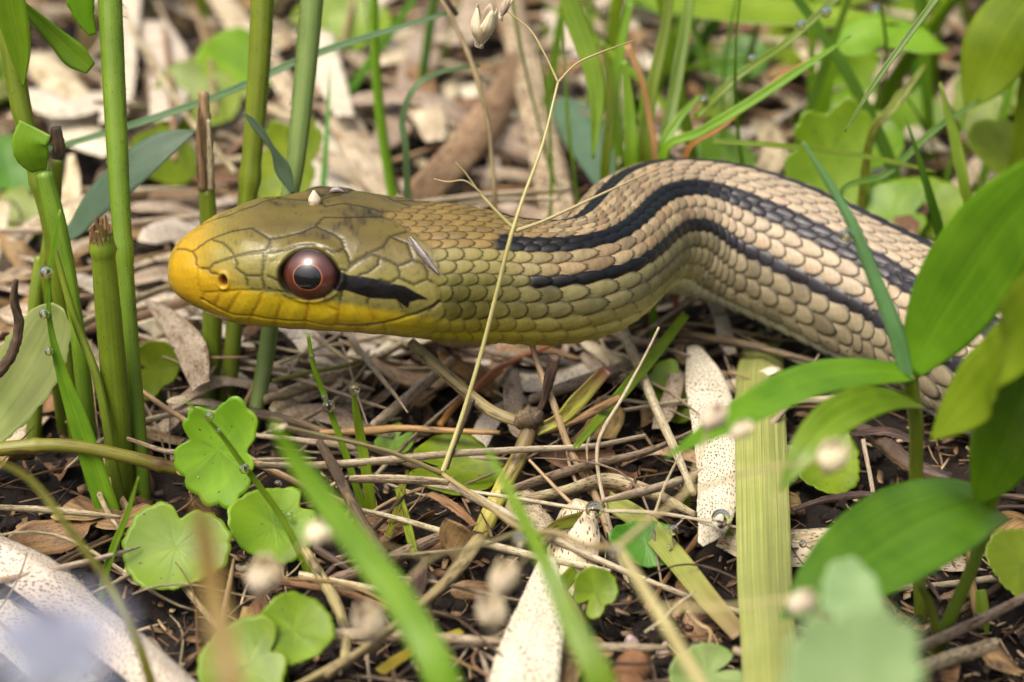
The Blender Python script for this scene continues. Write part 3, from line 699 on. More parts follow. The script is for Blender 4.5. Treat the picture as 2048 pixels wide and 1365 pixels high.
def leafpath(pts, n=9):
    p = spline(np.array([(*a, 0) if len(a) == 2 else a for a in pts], float), n); return [tuple(x) for x in p]
def blade_l(name, label, cat, pts, w, mat, base=.35, peak=.35, **k):
    lp = leafpath(pts, 9)
    if len(pts[0]) == 2: lp = [x[:2] for x in lp]
    return blade(name, label, cat, lp, lance(w, 9, .02, base, peak), mat, **k)

def herb_leaf(name, label, cat, px, py, y, rad, mat, facing, notch=0., nlobe=22, cup=.12, squash=1.0, lobe=.04, notchd=.75, z=None, group=None, seed=1, petiole=True, wob=.08, bites=()):
    """round scalloped leaf on a stalk; notch = direction of the stalk notch in its own plane (radians)"""
    c = PY(px, py, y) if z is None else PZ(px, py, z); R = cmw(rad, c)
    nrm = unit(np.asarray(facing, float)); sx = unit(np.cross(UPV + np.array([0, .01, 0]), nrm)); sy = np.cross(nrm, sx)
    k, q = 12, 96; rr = np.linspace(.03, 1, k); th = np.linspace(0, 2 * math.pi, q, endpoint=False)
    rs = np.random.default_rng(seed); ph = rs.uniform(0, 6, 4)
    d = (th - notch + math.pi) % (2 * math.pi) - math.pi
    edge = (1 + .014 * np.sin(7 * th + ph[2]) + .014 * np.sin(11 * th + ph[3])) * (1 - notchd * np.exp(-(d / .22) ** 2)) * (1 + lobe * (np.abs(np.sin(th * nlobe / 2)) ** .6 - .6)) * (1 + wob * np.sin(2 * th + ph[0]) + wob * .7 * np.sin(3 * th + ph[1]))
    for (ba, bw, bd) in bites: edge *= 1 - bd * np.exp(-(((th - ba + math.pi) % (2 * math.pi) - math.pi) / bw) ** 2)
    Rr = rr[:, None] * edge[None]
    vein = .006 * np.maximum(0, np.cos(th * nlobe / 2 + .0)) ** 8
    h = cup * (Rr ** 2) + .05 * np.sin(th + ph[1])[None] * Rr ** 1.5 - .0 * np.exp(-(Rr / .2) ** 2) + .05 * np.sin(2 * th + ph[2])[None] * Rr ** 2 + (.02) * np.sin(5 * th + ph[3])[None] * Rr ** 3 - vein[None] * np.minimum(1, 3 * rr[:, None]) * (1 - .5 * rr[:, None])
    off = notch
    ctr = -.42 * np.array([math.cos(notch), math.sin(notch)]) * notchd
    V = c + R * ((Rr * np.cos(th) + ctr[0] * 0)[..., None] * sx + (Rr * np.sin(th) * squash)[..., None] * sy + h[..., None] * nrm)
    uv = np.stack([Rr * R * 1.2 + .3 * np.cos(th)[None] * Rr, np.broadcast_to(np.abs(((th - notch) % (2 * math.pi)) / math.pi - 1) * 2 - 1, Rr.shape), Rr * .5], -1)
    top = V.reshape(-1, 3); bot = top - nrm * .012
    o_ = k * q; f = grid_faces(k, q, True); F = f.tolist() + (f[:, ::-1] + o_).tolist()
    for j in range(q): F.append([(k - 1) * q + j, (k - 1) * q + (j + 1) % q, o_ + (k - 1) * q + (j + 1) % q, o_ + (k - 1) * q + j])
    F.append(list(range(q))[::-1])
    root = empty(name, (c[0], c[1], float(gz(c[0], c[1])) - .1)); b = origin(root)
    uvall = np.r_[uv.reshape(-1, 3), uv.reshape(-1, 3)]
    obj('leaf_blade', mesh_data('leaf_blade', np.r_[top, bot] - b, F, {'uvp': ('FLOAT_VECTOR', uvall)}), mat, root)
    if petiole:
        g0 = np.array([c[0] + .35 * R * math.cos(seed), c[1] + R * .7, float(gz(c[0], c[1])) - .25]); att = c + R * (1 - notchd) * .8 * (math.cos(notch) * sx + math.sin(notch) * squash * sy) - nrm * .035; g0[0] += (att - c)[0]; mid = (att + g0) / 2 + np.array([0, .15, -.02])
        P = spline(np.array([g0, mid, att]), 16) - b
        geo_obj('petiole', tube_geo(P, np.full(16, max(.025, R * .07)), 8), G_HERB if mat is not G_PALE else G_PALE, root)
    tag(root, label, cat, group); return root

# ------------------------------------------------------------------ upright green culms beside the snout
def culm(label, pts, w, mat=G_STEM, nodes=(), name='grass_culm', **k):
    r = empty(name, path3(pts[:1])[0]); tag(r, label, 'grass stem', 'green culms beside the head')
    stem('stalk', None, None, pts, w, mat, parent=r, root=True, nodes=nodes, n=60, sides=14, rough=.012, **k); return r
c1 = culm('thick green culm broken off short with a frayed brown top', [(242, 992, -1.05), (232, 800, -.95), (216, 620, -.9), (203, 468, -.85)], [56, 54, 52, 46], nodes=(.95,))
def frayed(parent, px, py, y, w, h, seed, mat=HUSK, k=9, lean=0, spread=.9):
    r = np.random.default_rng(seed); b = path3([(px, py, y)])[0]; W = cmw(w, b) / 2
    for i in range(k):
        a = 2 * math.pi * i / k; hh = cmw(h, b) * r.uniform(.45, 1.05)
        p0 = b + np.array([math.cos(a) * W * .95, math.sin(a) * W * .95, -.06]); p1 = p0 + np.array([math.cos(a) * W * .12 * spread + lean * hh * .5, math.sin(a) * W * .12, hh * .55]); p2 = p0 + np.array([math.cos(a) * W * .3 * spread * r.uniform(-.5, 1) + lean * hh, math.sin(a) * W * .3, hh])
        q = spline(np.array([p0, p1, p2]), 9) - origin(parent)
        geo_obj('sheath_shred', ribbon_geo(q, np.linspace(W * .95, W * .25, 9), np.array([math.cos(a), math.sin(a), 0.0]), .15, .012, 4, .04, i + seed), mat, parent)
frayed(c1, 203, 478, -.85, 44, 56, 1, k=15, spread=.3)
c2 = culm('tall slender green culm with downy edge rising past the short frayed one', [(287, 992, -1.0), (277, 860, -.8), (262, 690, -.5), (245, 480, -.1), (232, 250, .4), (217, -60, 1.1)], [30, 31, 33, 38, 45, 50], nodes=(.02, .55))
c3 = culm('green culm with a brown dried sheath on its cut top, behind the snout', [(420, 812, 1.0), (424, 700, 1.15), (424, 560, 1.3), (413, 380, 1.5)], [40, 40, 38, 33])
hb = path3([(413, 385, 1.5)])[0]
for i, (pts, w, mt) in enumerate([([(413, 388, 1.5), (410, 290, 1.52), (407, 186, 1.55)], [36, 33, 24], PAPER), ([(404, 380, 1.42), (398, 300, 1.4), (396, 215, 1.42)], [18, 14, 4], PAPER), ([(421, 380, 1.4), (420, 320, 1.38), (417, 240, 1.4)], [12, 12, 8], STRAW)]):
    stem('dried_sheath', 'brown papery dried sheath' if i == 0 else None, None, pts, w, mt, parent=c3, n=24, rough=.1, flat=.6, sides=9)
c4 = culm('smooth green culm passing behind the front of the head', [(452, 832, .85), (462, 730, 1.0), (470, 640, 1.15), (486, 480, 1.4), (505, 300, 1.7), (520, 100, 2.0), (527, -60, 2.25)], [33, 33, 34, 36, 41, 45, 47], nodes=(.6,))
c5 = culm('greyish green downy culm leaning behind the crown of the head', [(503, 884, .32), (513, 815, .5), (531, 720, .8), (545, 620, 1.0), (568, 450, 1.35), (590, 330, 1.6), (610, 150, 2.0), (629, -60, 2.4)], [20, 30, 34, 34, 35, 38, 44, 48], G_STEM_GREY, nodes=(.07,))
c6 = culm('green culm carrying a clipped leaf stub, left of the tall slender one', [(180, 905, -.55), (168, 775, -.4), (147, 610, -.2), (118, 470, 0), (88, 345, .15)], [36, 34, 30, 40, 36])
blade('leaf_stub', 'clipped leaf stub with ragged brown edge', None, [(78, 342, .1), (66, 315, .05), (60, 285, .05), (72, 256, .1)], [30, 66, 72, 70], G_LIME, face='cam', parent=c6, n=20, fold=.1, ragged=.06, nx=11)
c7 = culm('green culm with a pale ring at its joint at the edge of the clump', [(105, 480, .3), (70, 330, .45), (40, 205, .6), (18, 60, .8), (5, -60, 1.0)], [34, 38, 42, 46, 48], nodes=(.52,))
c8 = culm('thin green culm ending in a dark dried tip behind the clipped leaf stub', [(92, 560, .6), (106, 430, .7), (115, 318, .8)], [26, 27, 24])
stem('dried_tip', 'dark brown dried tip', None, [(115, 322, .8), (117, 290, .82), (112, 255, .84)], [23, 26, 20], TWIG, parent=c8, n=14, rough=.12)
c9 = culm('thin dark green culm half hidden behind the pale wilted leaf', [(66, 905, .1), (70, 800, .25), (70, 620, .5), (84, 515, .7)], [32, 30, 28, 30])
c10 = culm('slim green culm slanting across to the foot of the thick broken culm', [(250, 1060, -1.5), (222, 900, -1.3), (195, 760, -1.1), (150, 640, -.9), (108, 495, -.7)], [24, 20, 18, 16, 12])
blade('grass_leaf', 'dewy green blade arching over beside the clipped culm', 'grass blade', [(232, 1075, -1.75), (196, 960, -1.7), (160, 850, -1.65), (124, 745, -1.6), (102, 660, -1.6), (97, 575, -1.6), (108, 490, -1.6), (120, 420, -1.6)], [44, 46, 42, 24, 12, 9, 10, 4], G_BLADE, face='cam', root=True)
for a in [(93, 545, 13), (89, 628, 11), (98, 703, 9)]: drop(a[0], a[1], -1.66, a[2], 'clear dew drop on the dewy blade beside the clipped culm')
def down(parent, pts, w, side, cnt, seed):
    r = np.random.default_rng(seed); P = spline(np.c_[path3(pts), [cmw(a, p) / 2 for a, p in zip(w, path3(pts))]], 200); V = []; Fc = []
    for k in range(cnt):
        q = P[r.integers(20, 199)]; a = side + r.normal() * .5; nv = np.array([math.cos(a), -abs(math.sin(a)) if abs(math.sin(a)) > .3 else math.sin(a), 0.0])
        b = q[:3] + nv * q[3] * .97; l = r.uniform(.03, .085); e = b + nv * l + np.array([r.normal() * .01, r.normal() * .01, -l * r.uniform(.2, .9)]); o = len(V)
        t_ = .0035; V += [b + [t_, 0, 0], b + [-t_ * .5, t_ * .87, 0], b + [-t_ * .5, -t_ * .87, 0], e]; Fc += [[o, o + 1, o + 3], [o + 1, o + 2, o + 3], [o + 2, o, o + 3]]
    V = np.array(V) - origin(parent); h = obj('down', mesh_data('down', V, Fc, {'uvp': ('FLOAT_VECTOR', np.zeros((len(V), 3)))}), mat_plant('down', (.45, .48, .34), (.55, .58, .42), transl=.5, jit=0), parent); h['kind'] = 'stuff'
down(c2, [(262, 690, -.5), (245, 480, -.1), (232, 250, .4), (217, -60, 1.1)], [33, 38, 45, 50], 0.0, 260, 1)
down(c5, [(590, 330, 1.6), (610, 150, 2.0), (629, -60, 2.4)], [38, 44, 48], 3.14, 220, 2)
down(c4, [(505, 300, 1.7), (520, 100, 2.0), (527, -60, 2.25)], [41, 45, 47], 0.0, 160, 3)
# leaves belonging to the clump
blade_l('grass_leaf', 'bluish green arching leaf blade behind the left culms', 'leaf', [(128, 492, 1.7), (190, 410, 1.7), (260, 345, 1.7), (330, 290, 1.8), (392, 262, 1.9)], 82, G_BLUE, base=.25, peak=.55, face=np.array([-.3, -.75, .6]), fold=.1, n=40, root=True)
blade_l('grass_leaf', 'broad green leaf hanging tip down beside the ringed culm', 'leaf', [(10, -60, .3), (25, 20, .25), (40, 100, .2), (46, 175, .15)], 62, G_LEAF, base=.8, peak=.3, face='cam', fold=.25)
blade('grass_leaf', 'folded green leaf with torn tip against the tall slender culm', 'leaf', [(30, -5, .5), (70, 35, .55), (115, 78, .6), (150, 112, .6), (182, 138, .6)], [10, 26, 40, 52, 26], G_LEAF, face='cam', fold=.2)
blade('grass_leaf', 'bright green torn leaf end at the top of the tall slender culm', 'leaf', [(160, -60, .9), (160, -10, .9), (168, 30, .9), (186, 70, .9)], [60, 62, 44, 16], G_LIME, face='cam', fold=.15, ragged=.1)
blade('leaf_fragment', 'small torn green leaf fragment caught on the downy culm above the head', 'leaf', [(487, 226, 1.2), (512, 252, 1.2), (545, 298, 1.2), (566, 340, 1.2), (586, 388, 1.15)], [3, 18, 12, 32, 6], G_BLUE, face='cam', fold=.2)
# creeping stem across the foot of the clump
stem('creeping_stem', 'olive creeping stem crossing in front of the culm feet', 'stem', [(-60, 905, -1.75), (60, 893, -1.75), (150, 893, -1.7), (260, 915, -1.65), (340, 935, -1.6), (440, 955, -1.55)], [30, 30, 28, 27, 26, 24], mat_plant('olive_stem', (.13, .14, .015), (.19, .19, .025), rough=.45, transl=.08, veins=8, vein_amt=.2, blotch=(.09, .05, .02), jit=0), nodes=(.25, .75), n=50)
# ------------------------------------------------------------------ round herb leaves
CF = unit(CAMP - np.array([-2, 0, .5]))
def F(dx=0, dz=0, dy=0): return CF + np.array([dx, dy, dz])
herb_leaf('herb_leaf', 'round scalloped bright leaf on the soil below the culm feet', 'leaf', 350, 1095, None, 100, G_HERB, F(.0, .55), notch=1.35, z=.55, squash=.98, seed=2, notchd=.35, lobe=.05)
herb_leaf('herb_leaf', 'ragged scalloped leaf with dark spots hanging beside the creeping stem', 'leaf', 436, 900, -1.9, 92, G_HERB, F(-.25, -.1), notch=1.7, squash=1.1, seed=5, notchd=.3, lobe=.11, nlobe=13, wob=.10, bites=((2.9, .25, .3), (.1, .2, .2)))
herb_leaf('herb_leaf', 'round leaf with dew beads under the dewy arching blade', 'leaf', 548, 1050, None, 84, G_HERB, F(.2, .5), notch=.4, z=.5, seed=8, notchd=.3)
herb_leaf('herb_leaf', 'pale lime heart-shaped leaf among dark twigs', 'leaf', 585, 1262, None, 78, G_HERB, F(.25, .7), notch=3.6, z=.75, seed=11, notchd=.45, lobe=.03)
herb_leaf('herb_leaf', 'broad lime leaf tucked under the heart-shaped one', 'leaf', 490, 1335, None, 96, G_HERB, F(-.1, .8), notch=.6, z=.6, seed=13, notchd=.4, lobe=.03)
herb_leaf('herb_leaf', 'small kidney-shaped leaf with a brown flaw beside the bleached leaf', 'leaf', 1190, 1185, None, 48, G_HERB, F(.1, .3), notch=3.9, z=.6, seed=17, notchd=.6, bites=((5.2, .3, .3),))
herb_leaf('herb_leaf', 'dark toothed leaf behind the kidney-shaped one', 'leaf', 1292, 1088, None, 68, G_DARK, F(0, .8), notch=.2, z=.3, seed=19, squash=.75)
herb_leaf('herb_leaf', 'smooth green leaf lying under the thick straw below the throat', 'leaf', 905, 935, None, 98, G_HERB, F(.1, 1.2), notch=2.9, z=.25, seed=23, squash=.7, lobe=.02)
herb_leaf('herb_leaf', 'small green leaf behind the upright blade below the chin', 'leaf', 790, 882, None, 38, G_HERB, F(-.3, .6), notch=1, z=.2, seed=29, lobe=.03)
herb_leaf('herb_leaf', 'triangular green leaf glimpsed behind the slender culm', 'leaf', 305, 742, .9, 58, G_HERB, F(.35, 0), notch=2.6, seed=31, lobe=.02, bites=((5.0, .5, .35),))
herb_leaf('herb_leaf', 'green leaf in the gap under the raised trunk', 'leaf', 1345, 785, None, 62, G_HERB, F(0, .3), notch=1, z=.35, seed=37, lobe=.02)
herb_leaf('herb_leaf', 'rounded leaf lying in shade behind the bamboo-like sprig', 'leaf', 1655, 925, None, 72, G_HERB, F(.1, .9), notch=2, z=.3, seed=41, lobe=.06)
herb_leaf('herb_leaf', 'toothed leaf at the foot of the bamboo-like sprig', 'leaf', 2040, 1130, None, 72, G_HERB, F(.2, .6), notch=5.4, z=.5, seed=43, lobe=.08)
herb_leaf('herb_leaf', 'yellowish leaf at the foot of the fuzzy brown seed', 'leaf', 1415, 1350, None, 82, G_PALE, F(0, .8), notch=.4, z=.35, seed=47, squash=.7, lobe=.03)
for i, (x, y, r) in enumerate([(556, 968, 8), (563, 990, 8), (560, 1026, 7), (580, 1030, 6)]): drop(x, y, 0, r, 'tiny dew bead on the round leaf under the dewy arching blade', z=.62)
# wilted pale leaf
blade('wilted_leaf', 'pale wilted leaf with browned ragged edge beside the culms', 'leaf', [(-60, 905, -1.3), (20, 800, -1.2), (70, 720, -1.1), (108, 640, -1.0), (118, 612, -1.0)], [70, 130, 142, 96, 30], G_PALE, face=CAMV + np.array([-.3, 0, .2]), fold=.18, wave=.06, ragged=.08, nx=13, n=40)
stem('dark_twig', 'dark curved twig lying over the pale wilted leaf', 'twig', [(-30, 775, -1.45), (20, 715, -1.45), (38, 650, -1.4), (28, 600, -1.4), (32, 560, -1.4)], [20, 22, 20, 18, 9], TWIG, rough=.12)
# ------------------------------------------------------------------ grass blades low around the head
B = 'grass blade'
blade('grass_leaf', 'dewy blade slanting over the round leaves below the snout', B, [(648, 1225, -2.7), (605, 1120, -2.6), (560, 1030, -2.5), (490, 935, -2.5), (430, 855, -2.5), (366, 798, -2.5)], [16, 14, 13, 12, 9, 3], G_BLADE, face='cam', root=True)
for a in [(420, 832, 9), (489, 938, 11), (437, 862, 5)]: drop(*a[:2], -2.55, a[2], 'clear drop on the dewy blade below the snout')
blade('grass_leaf', 'slender beaded blade hanging straight below the eye', B, [(742, 1065, -1.3), (690, 905, -1.1), (652, 800, -1.0), (628, 735, -1.0), (616, 668, -1.0)], [16, 14, 12, 10, 7], G_BLADE, face='cam', root=True)
for a in [(657, 813, 13), (649, 795, 7), (624, 712, 6), (622, 752, 5)]: drop(*a[:2], -1.05, a[2], 'clear drop on the slender beaded blade below the eye')
blade('grass_leaf', 'short upright blade with a drop at its tip below the jaw', B, [(748, 1070, -1.5), (735, 960, -1.4), (722, 880, -1.3), (712, 820, -1.3), (704, 775, -1.3)], [22, 22, 20, 14, 4], G_BLADE, face='cam', root=True)
drop(709, 778, -1.35, 12, 'round drop on the tip of the short upright blade below the jaw')
blade('grass_leaf', 'small sharp blade standing by the round scalloped leaf', B, [(218, 1310, -3.4), (204, 1190, -3.2), (226, 1100, -3.1), (254, 1030, -3.1), (277, 954, -3.1)], [12, 15, 15, 12, 3], G_BLADE, face='cam', root=True)
blade('grass_leaf', 'yellowing blurred blade bent over the speckled bleached leaf', B, [(310, 1400, -6.0), (262, 1250, -5.8), (215, 1165, -5.6), (140, 1060, -5.4), (60, 960, -5.2), (-20, 915, -5.2)], [20, 18, 16, 16, 14, 8], G_YEL, face='cam', root=True)
blade('grass_leaf', 'broad out-of-focus blade sweeping up close to the lens', B, [(900, 1420, -8.2), (815, 1225, -7.8), (720, 1095, -7.5), (640, 990, -7.3), (582, 905, -7.2), (545, 845, -7.2)], [70, 66, 60, 48, 36, 10], G_BLADE, face='cam', root=True)
blade('grass_leaf', 'out-of-focus pale blade rising beside the panicle node', B, [(1215, 1420, -8.0), (1140, 1240, -7.6), (1085, 1115, -7.2), (1035, 1015, -6.6), (975, 900, -6.0)], [62, 46, 30, 26, 10], G_BLADE, face='cam', root=True)
blade('grass_leaf', 'olive brown leaf blurred close to the lens over the round leaves', B, [(470, 1440, -10.6), (450, 1300, -10.4), (425, 1180, -10.2), (408, 1060, -10.1), (400, 1000, -10.1)], [60, 56, 50, 40, 12], mat_plant('olive_blade', (.22, .20, .04), (.32, .30, .07), tip=(.30, .17, .06), transl=.35, veins=8, jit=0), face='cam', root=True)
blade('grass_leaf', 'green blade running from under the throat across the pale straws', B, [(1150, 895), (1210, 825), (1262, 765), (1312, 705), (1372, 628)], [12, 22, 25, 24, 18], G_BLADE, z=.9, face='cam')
blade('grass_leaf', 'short pale blade with a drop under the thin beaded stalk', B, [(1365, 1075, -1.5), (1374, 1020, -1.5), (1370, 975, -1.55), (1352, 955, -1.6)], [13, 14, 14, 6], G_BLADE, face='cam', root=True)
blade('grass_leaf', 'thin blade crossing onto the ribbed sheath', B, [(1395, 1012, -2.2), (1440, 1052, -2.25), (1472, 1085, -2.3), (1497, 1125, -2.35)], [10, 12, 10, 3], G_BLADE, face='cam')
for k, (pts, w) in enumerate([([(775, 1075), (800, 1000), (815, 940)], [14, 13, 6]), ([(830, 1110), (812, 1040), (795, 975)], [16, 18, 12]), ([(1150, 1140), (1120, 1180), (1105, 1230)], [26, 30, 12])]):
    blade('grass_leaf', ['thin yellowish blade at the foot of the short upright blade', 'stubby olive blade stump beside the dark slanting twig', 'narrow green leaf beside the kidney-shaped leaf'][k], B, pts, w, G_YEL if k < 2 else G_HERB, z=.4, face='cam')
blade('yellowing_grass_leaf', 'yellow-green spotted blade drooping under the thin beaded stalk', B, [(1080, 1075), (1120, 1050), (1165, 1035), (1210, 1010)], [16, 26, 24, 10], G_YEL, z=.5, face='cam')
blade('yellowing_grass_leaf', 'limp yellow-green sheath slanting behind the ribbed sheath', 'leaf sheath', [(1215, 1000), (1280, 1040), (1350, 1115), (1410, 1190), (1480, 1270)], [36, 44, 46, 44, 36], mat_plant('limp_sheath', (.25, .27, .05), (.34, .34, .09), tip=(.26, .17, .09), rough=.45, transl=.2, veins=18, vein_amt=.25, jit=0), z=.35, face='cam', fold=.3)
blade('ribbed_sheath', 'wide pale green ribbed leaf sheath running out from under the trunk', 'leaf sheath', [(1534, 656), (1528, 690), (1522, 745), (1524, 880), (1528, 1020), (1532, 1160), (1540, 1280), (1546, 1420)], [70, 80, 96, 104, 108, 110, 112, 114], G_RIB, z=[.0, .12, .38, .7, .75, .75, .75, .75], face=UPV + CAMV * .5, fold=-.22, curl=-.12, wave=.006, n=60, nx=21, thick=.05)
blade('yellowing_grass_leaf', 'torn yellow blade tip lying by the bleached speckled leaf', B, [(760, 1345), (830, 1300), (925, 1262)], [30, 26, 22], mat_plant('bright_yellow', (.40, .33, .02), (.50, .42, .05), rough=.45, transl=.3, veins=10, jit=0), z=.35, ragged=.2)
# ------------------------------------------------------------------ stalks, straws and twigs below the head
S_ = 'stalk'
br = empty('broken_plant', PZ(965, 1075, 0)); tag(br, 'broken weed stump with dark knotted joint and splayed stubs below the throat', 'plant stump')
stem('stump', 'yellowish stump stalk', None, [(955, 1085, -1.9), (1000, 985, -1.3), (1040, 910, -.95), (1062, 850, -.75)], [40, 36, 34, 32], mat_plant('yellow_stump', (.36, .30, .06), (.48, .40, .10), tip=(.10, .05, .04), rough=.5, transl=.05, veins=10, vein_amt=.35, blotch=(.10, .055, .03), jit=0), parent=br, n=24, rough=.06)
stem('knot', 'dark knotted joint', None, [(1032, 850, -.75), (1052, 838, -.75), (1070, 832, -.75), (1082, 822, -.75)], [20, 46, 44, 18], TWIG, parent=br, n=18, rough=.25, sides=14)
stem('stub', 'long dark splotched stub', None, [(1046, 846, -.75), (990, 826, -.6), (935, 786, -.3), (880, 738, .0), (822, 686, .3)], [22, 24, 24, 24, 22], TWIG_M, parent=br, n=34, rough=.05, lobes=.06)
stem('stub', 'dark tipped upright stub', None, [(1070, 835, -.75), (1088, 800, -.72), (1098, 760, -.7), (1110, 712, -.68)], [14, 14, 22, 26], TWIG, parent=br, n=24, rough=.08)
blade('stub', 'green flattened stub with red-brown tip', None, [(1072, 862, -.8), (1120, 838, -.8), (1150, 808, -.8), (1185, 770, -.78), (1214, 738, -.76)], [22, 26, 34, 30, 26], mat_plant('stub_leaf', (.22, .26, .03), (.30, .32, .05), tip=(.09, .03, .015), rough=.45, transl=.2, veins=10, blotch=(.10, .05, .02), jit=0), face='cam', parent=br, n=24, fold=.3)
stem('stub', 'grey peeling stub', None, [(1085, 865, -.8), (1140, 845, -.8), (1190, 822, -.82), (1240, 795, -.84)], [12, 16, 18, 14], HUSK, parent=br, n=20, rough=.12)
stem('tan_stalk', 'smooth tan jointed stalk slanting down from the throat', S_, [(1232, 1110, -1.9), (1190, 990, -1.35), (1140, 900, -1.0), (1108, 810, -.7), (1080, 740, -.4), (1062, 686, -.2)], [16, 16, 15, 15, 13, 12], TAN, nodes=(.35, .8), root=True)
stem('tan_stalk', 'thin tan stalk crossing below the smooth tan jointed one', S_, [(1058, 920, -1.4), (1120, 985, -1.7), (1170, 1035, -1.95), (1215, 1090, -2.2)], [6, 8, 8, 7], TAN)
stem('wavy_stalk', 'pale wavy threadlike stalk hanging across the straws', S_, [(1318, 655, -.4), (1296, 700, -.5), (1242, 800, -.95), (1205, 862, -1.2), (1194, 905, -1.35), (1200, 965, -1.6), (1222, 1060, -2.0), (1242, 1130, -2.4), (1275, 1215, -2.8)], [5, 5, 7, 8, 8, 8, 9, 8, 6], STRAW_P, n=70)
stem('red_stalk', 'pinkish red stalk lying behind the throat', S_, [(930, 800), (985, 745), (1050, 712), (1120, 684)], [11, 12, 11, 9], RED, z=.55)
stem('red_stalk', 'orange red stalk under the pinkish one', S_, [(880, 850), (920, 800), (968, 768), (1005, 742)], [14, 16, 12, 8], ORANGE, z=.4)
stem('dark_twig', 'dark weathered twig slanting down below the chin', 'twig', [(640, 886), (668, 935), (700, 1000), (735, 1062), (770, 1120)], [18, 22, 22, 24, 24], TWIG, z=.75, rough=.1, lobes=.06)
stem('dark_twig', 'long brown twig propped among the round leaves', 'twig', [(610, 1100), (640, 1150), (668, 1200), (690, 1260), (690, 1330)], [20, 22, 24, 22, 20], TWIG_M, z=.5, rough=.1)
stem('dark_twig', 'short black twig beside the thin panicle stalk', 'twig', [(945, 800, -1.1), (925, 850, -1.15), (905, 900, -1.2), (893, 938, -1.25)], [12, 11, 10, 9], TWIG, rough=.1)
stem('dark_twig', 'half blackened straw under the chin', 'straw', [(640, 866), (740, 862), (800, 857), (900, 862), (1000, 866)], [12, 18, 15, 13, 10], mat_plant('burnt_straw', (.26, .15, .05), (.40, .26, .09), rough=.5, transl=0, veins=8, blotch=(.012, .008, .006), jit=0), z=.6, n=40)
STR = 'straw'
for k, (pts, w, z, lab, m) in enumerate([
    ([(520, 930), (620, 932), (760, 922), (900, 908), (1040, 900), (1180, 893), (1290, 872)], [16, 20, 20, 18, 17, 15, 12], .62, 'long thick straw lying level under the throat', STRAW_P),
    ([(700, 958), (780, 958), (860, 962), (900, 965)], [18, 22, 20, 14], .75, 'stubby pale straw joined to the panicle node', STRAW),
    ([(1005, 985), (1080, 960), (1180, 930), (1290, 905), (1390, 862)], [20, 26, 24, 20, 12], .5, 'grey brown straw rising towards the bleached strip', STRAW),
    ([(1020, 1000), (1120, 985), (1210, 962), (1300, 985), (1390, 1030)], [16, 30, 40, 36, 18], .35, 'flattened fibrous straw behind the thin beaded stalk', STRAW),
    ([(745, 855), (800, 810), (860, 760), (905, 722)], [26, 30, 28, 24], .5, 'thick pale straw slanting up to the throat', STRAW_P),
    ([(530, 800), (620, 770), (720, 735), (800, 690)], [26, 36, 34, 26], .35, 'split brown straw under the chin', STRAW),
    ([(625, 672), (680, 712), (700, 730)], [12, 14, 12], .5, 'short straw sticking out below the lip', STRAW),
    ([(700, 675), (745, 735), (790, 790), (815, 825)], [20, 20, 14, 5], .75, 'tapering pale straw point below the jaw', STRAW_P),
    ([(680, 680), (695, 720), (715, 790), (735, 850)], [9, 9, 8, 6], .6, 'thin straw splinter below the jaw', STRAW_P),
    ([(545, 762), (620, 745), (690, 732), (720, 722)], [11, 12, 11, 9], .62, 'olive thin stalk behind the beaded blade', mat_plant('olive_stalk', (.17, .17, .03), (.25, .24, .05), jit=0, transl=.05)),
    ([(1245, 660), (1280, 740), (1318, 830), (1350, 900), (1386, 985)], [40, 36, 34, 32, 22], .7, 'stout bleached cane under the raised trunk', STRAW_P),
    ([(1060, 800), (1130, 775), (1220, 745), (1330, 700)], [26, 34, 36, 26], .45, 'pale curled straw below the neck bend', STRAW_P),
    ([(1380, 960), (1440, 905), (1500, 880)], [14, 14, 10], .4, 'thin brown straw leaning on the bleached strip', STRAW),
    ([(1240, 740), (1330, 780), (1400, 830)], [8, 8, 6], .65, 'thin straw crossing the leaf under the trunk', STRAW),
    ([(650, 1170), (760, 1130), (860, 1085), (940, 1060)], [38, 46, 40, 26], .3, 'wide fibrous straw behind the broad out-of-focus blade', STRAW),
    ([(600, 1150), (680, 1170), (760, 1180)], [20, 30, 18], .35, 'split straw beside the long brown twig', STRAW_P),
    ([(655, 1350), (740, 1290), (830, 1220), (900, 1155), (960, 1075)], [30, 34, 36, 38, 30], .75, 'mottled cane slanting under the out-of-focus blade', TWIG_M),
    ([(545, 1400), (640, 1350), (700, 1315), (760, 1290)], [26, 30, 26, 20], .6, 'brown cane end at the foot of the lime leaves', TWIG_M),
    ([(410, 880), (350, 905), (255, 878)], [12, 14, 10], 1.0, 'thin straw resting over the creeping stem', STRAW),
    ([(0, 1015), (120, 1022), (240, 1035)], [14, 18, 10], .7, 'pale straw level with the culm feet', STRAW),
    ([(180, 1190), (330, 1120), (470, 1080), (520, 1075)], [12, 14, 12, 10], .3, 'brown straw passing under the round scalloped leaf', STRAW),
    ([(1990, 1290), (1860, 1330), (1700, 1400)], [40, 46, 40], .3, 'bundle-like ribbed straw at the foot of the sprig', STRAW),
    ([(2060, 1190), (1940, 1250), (1800, 1310), (1690, 1345)], [30, 36, 34, 22], .45, 'brown ribbed straw crossing at the foot of the sprig', STRAW),
]):
    stem('straw', lab, STR, pts, w, m, z=z, n=34, rough=.04, flat=.55, seed=k, lobes=.05)
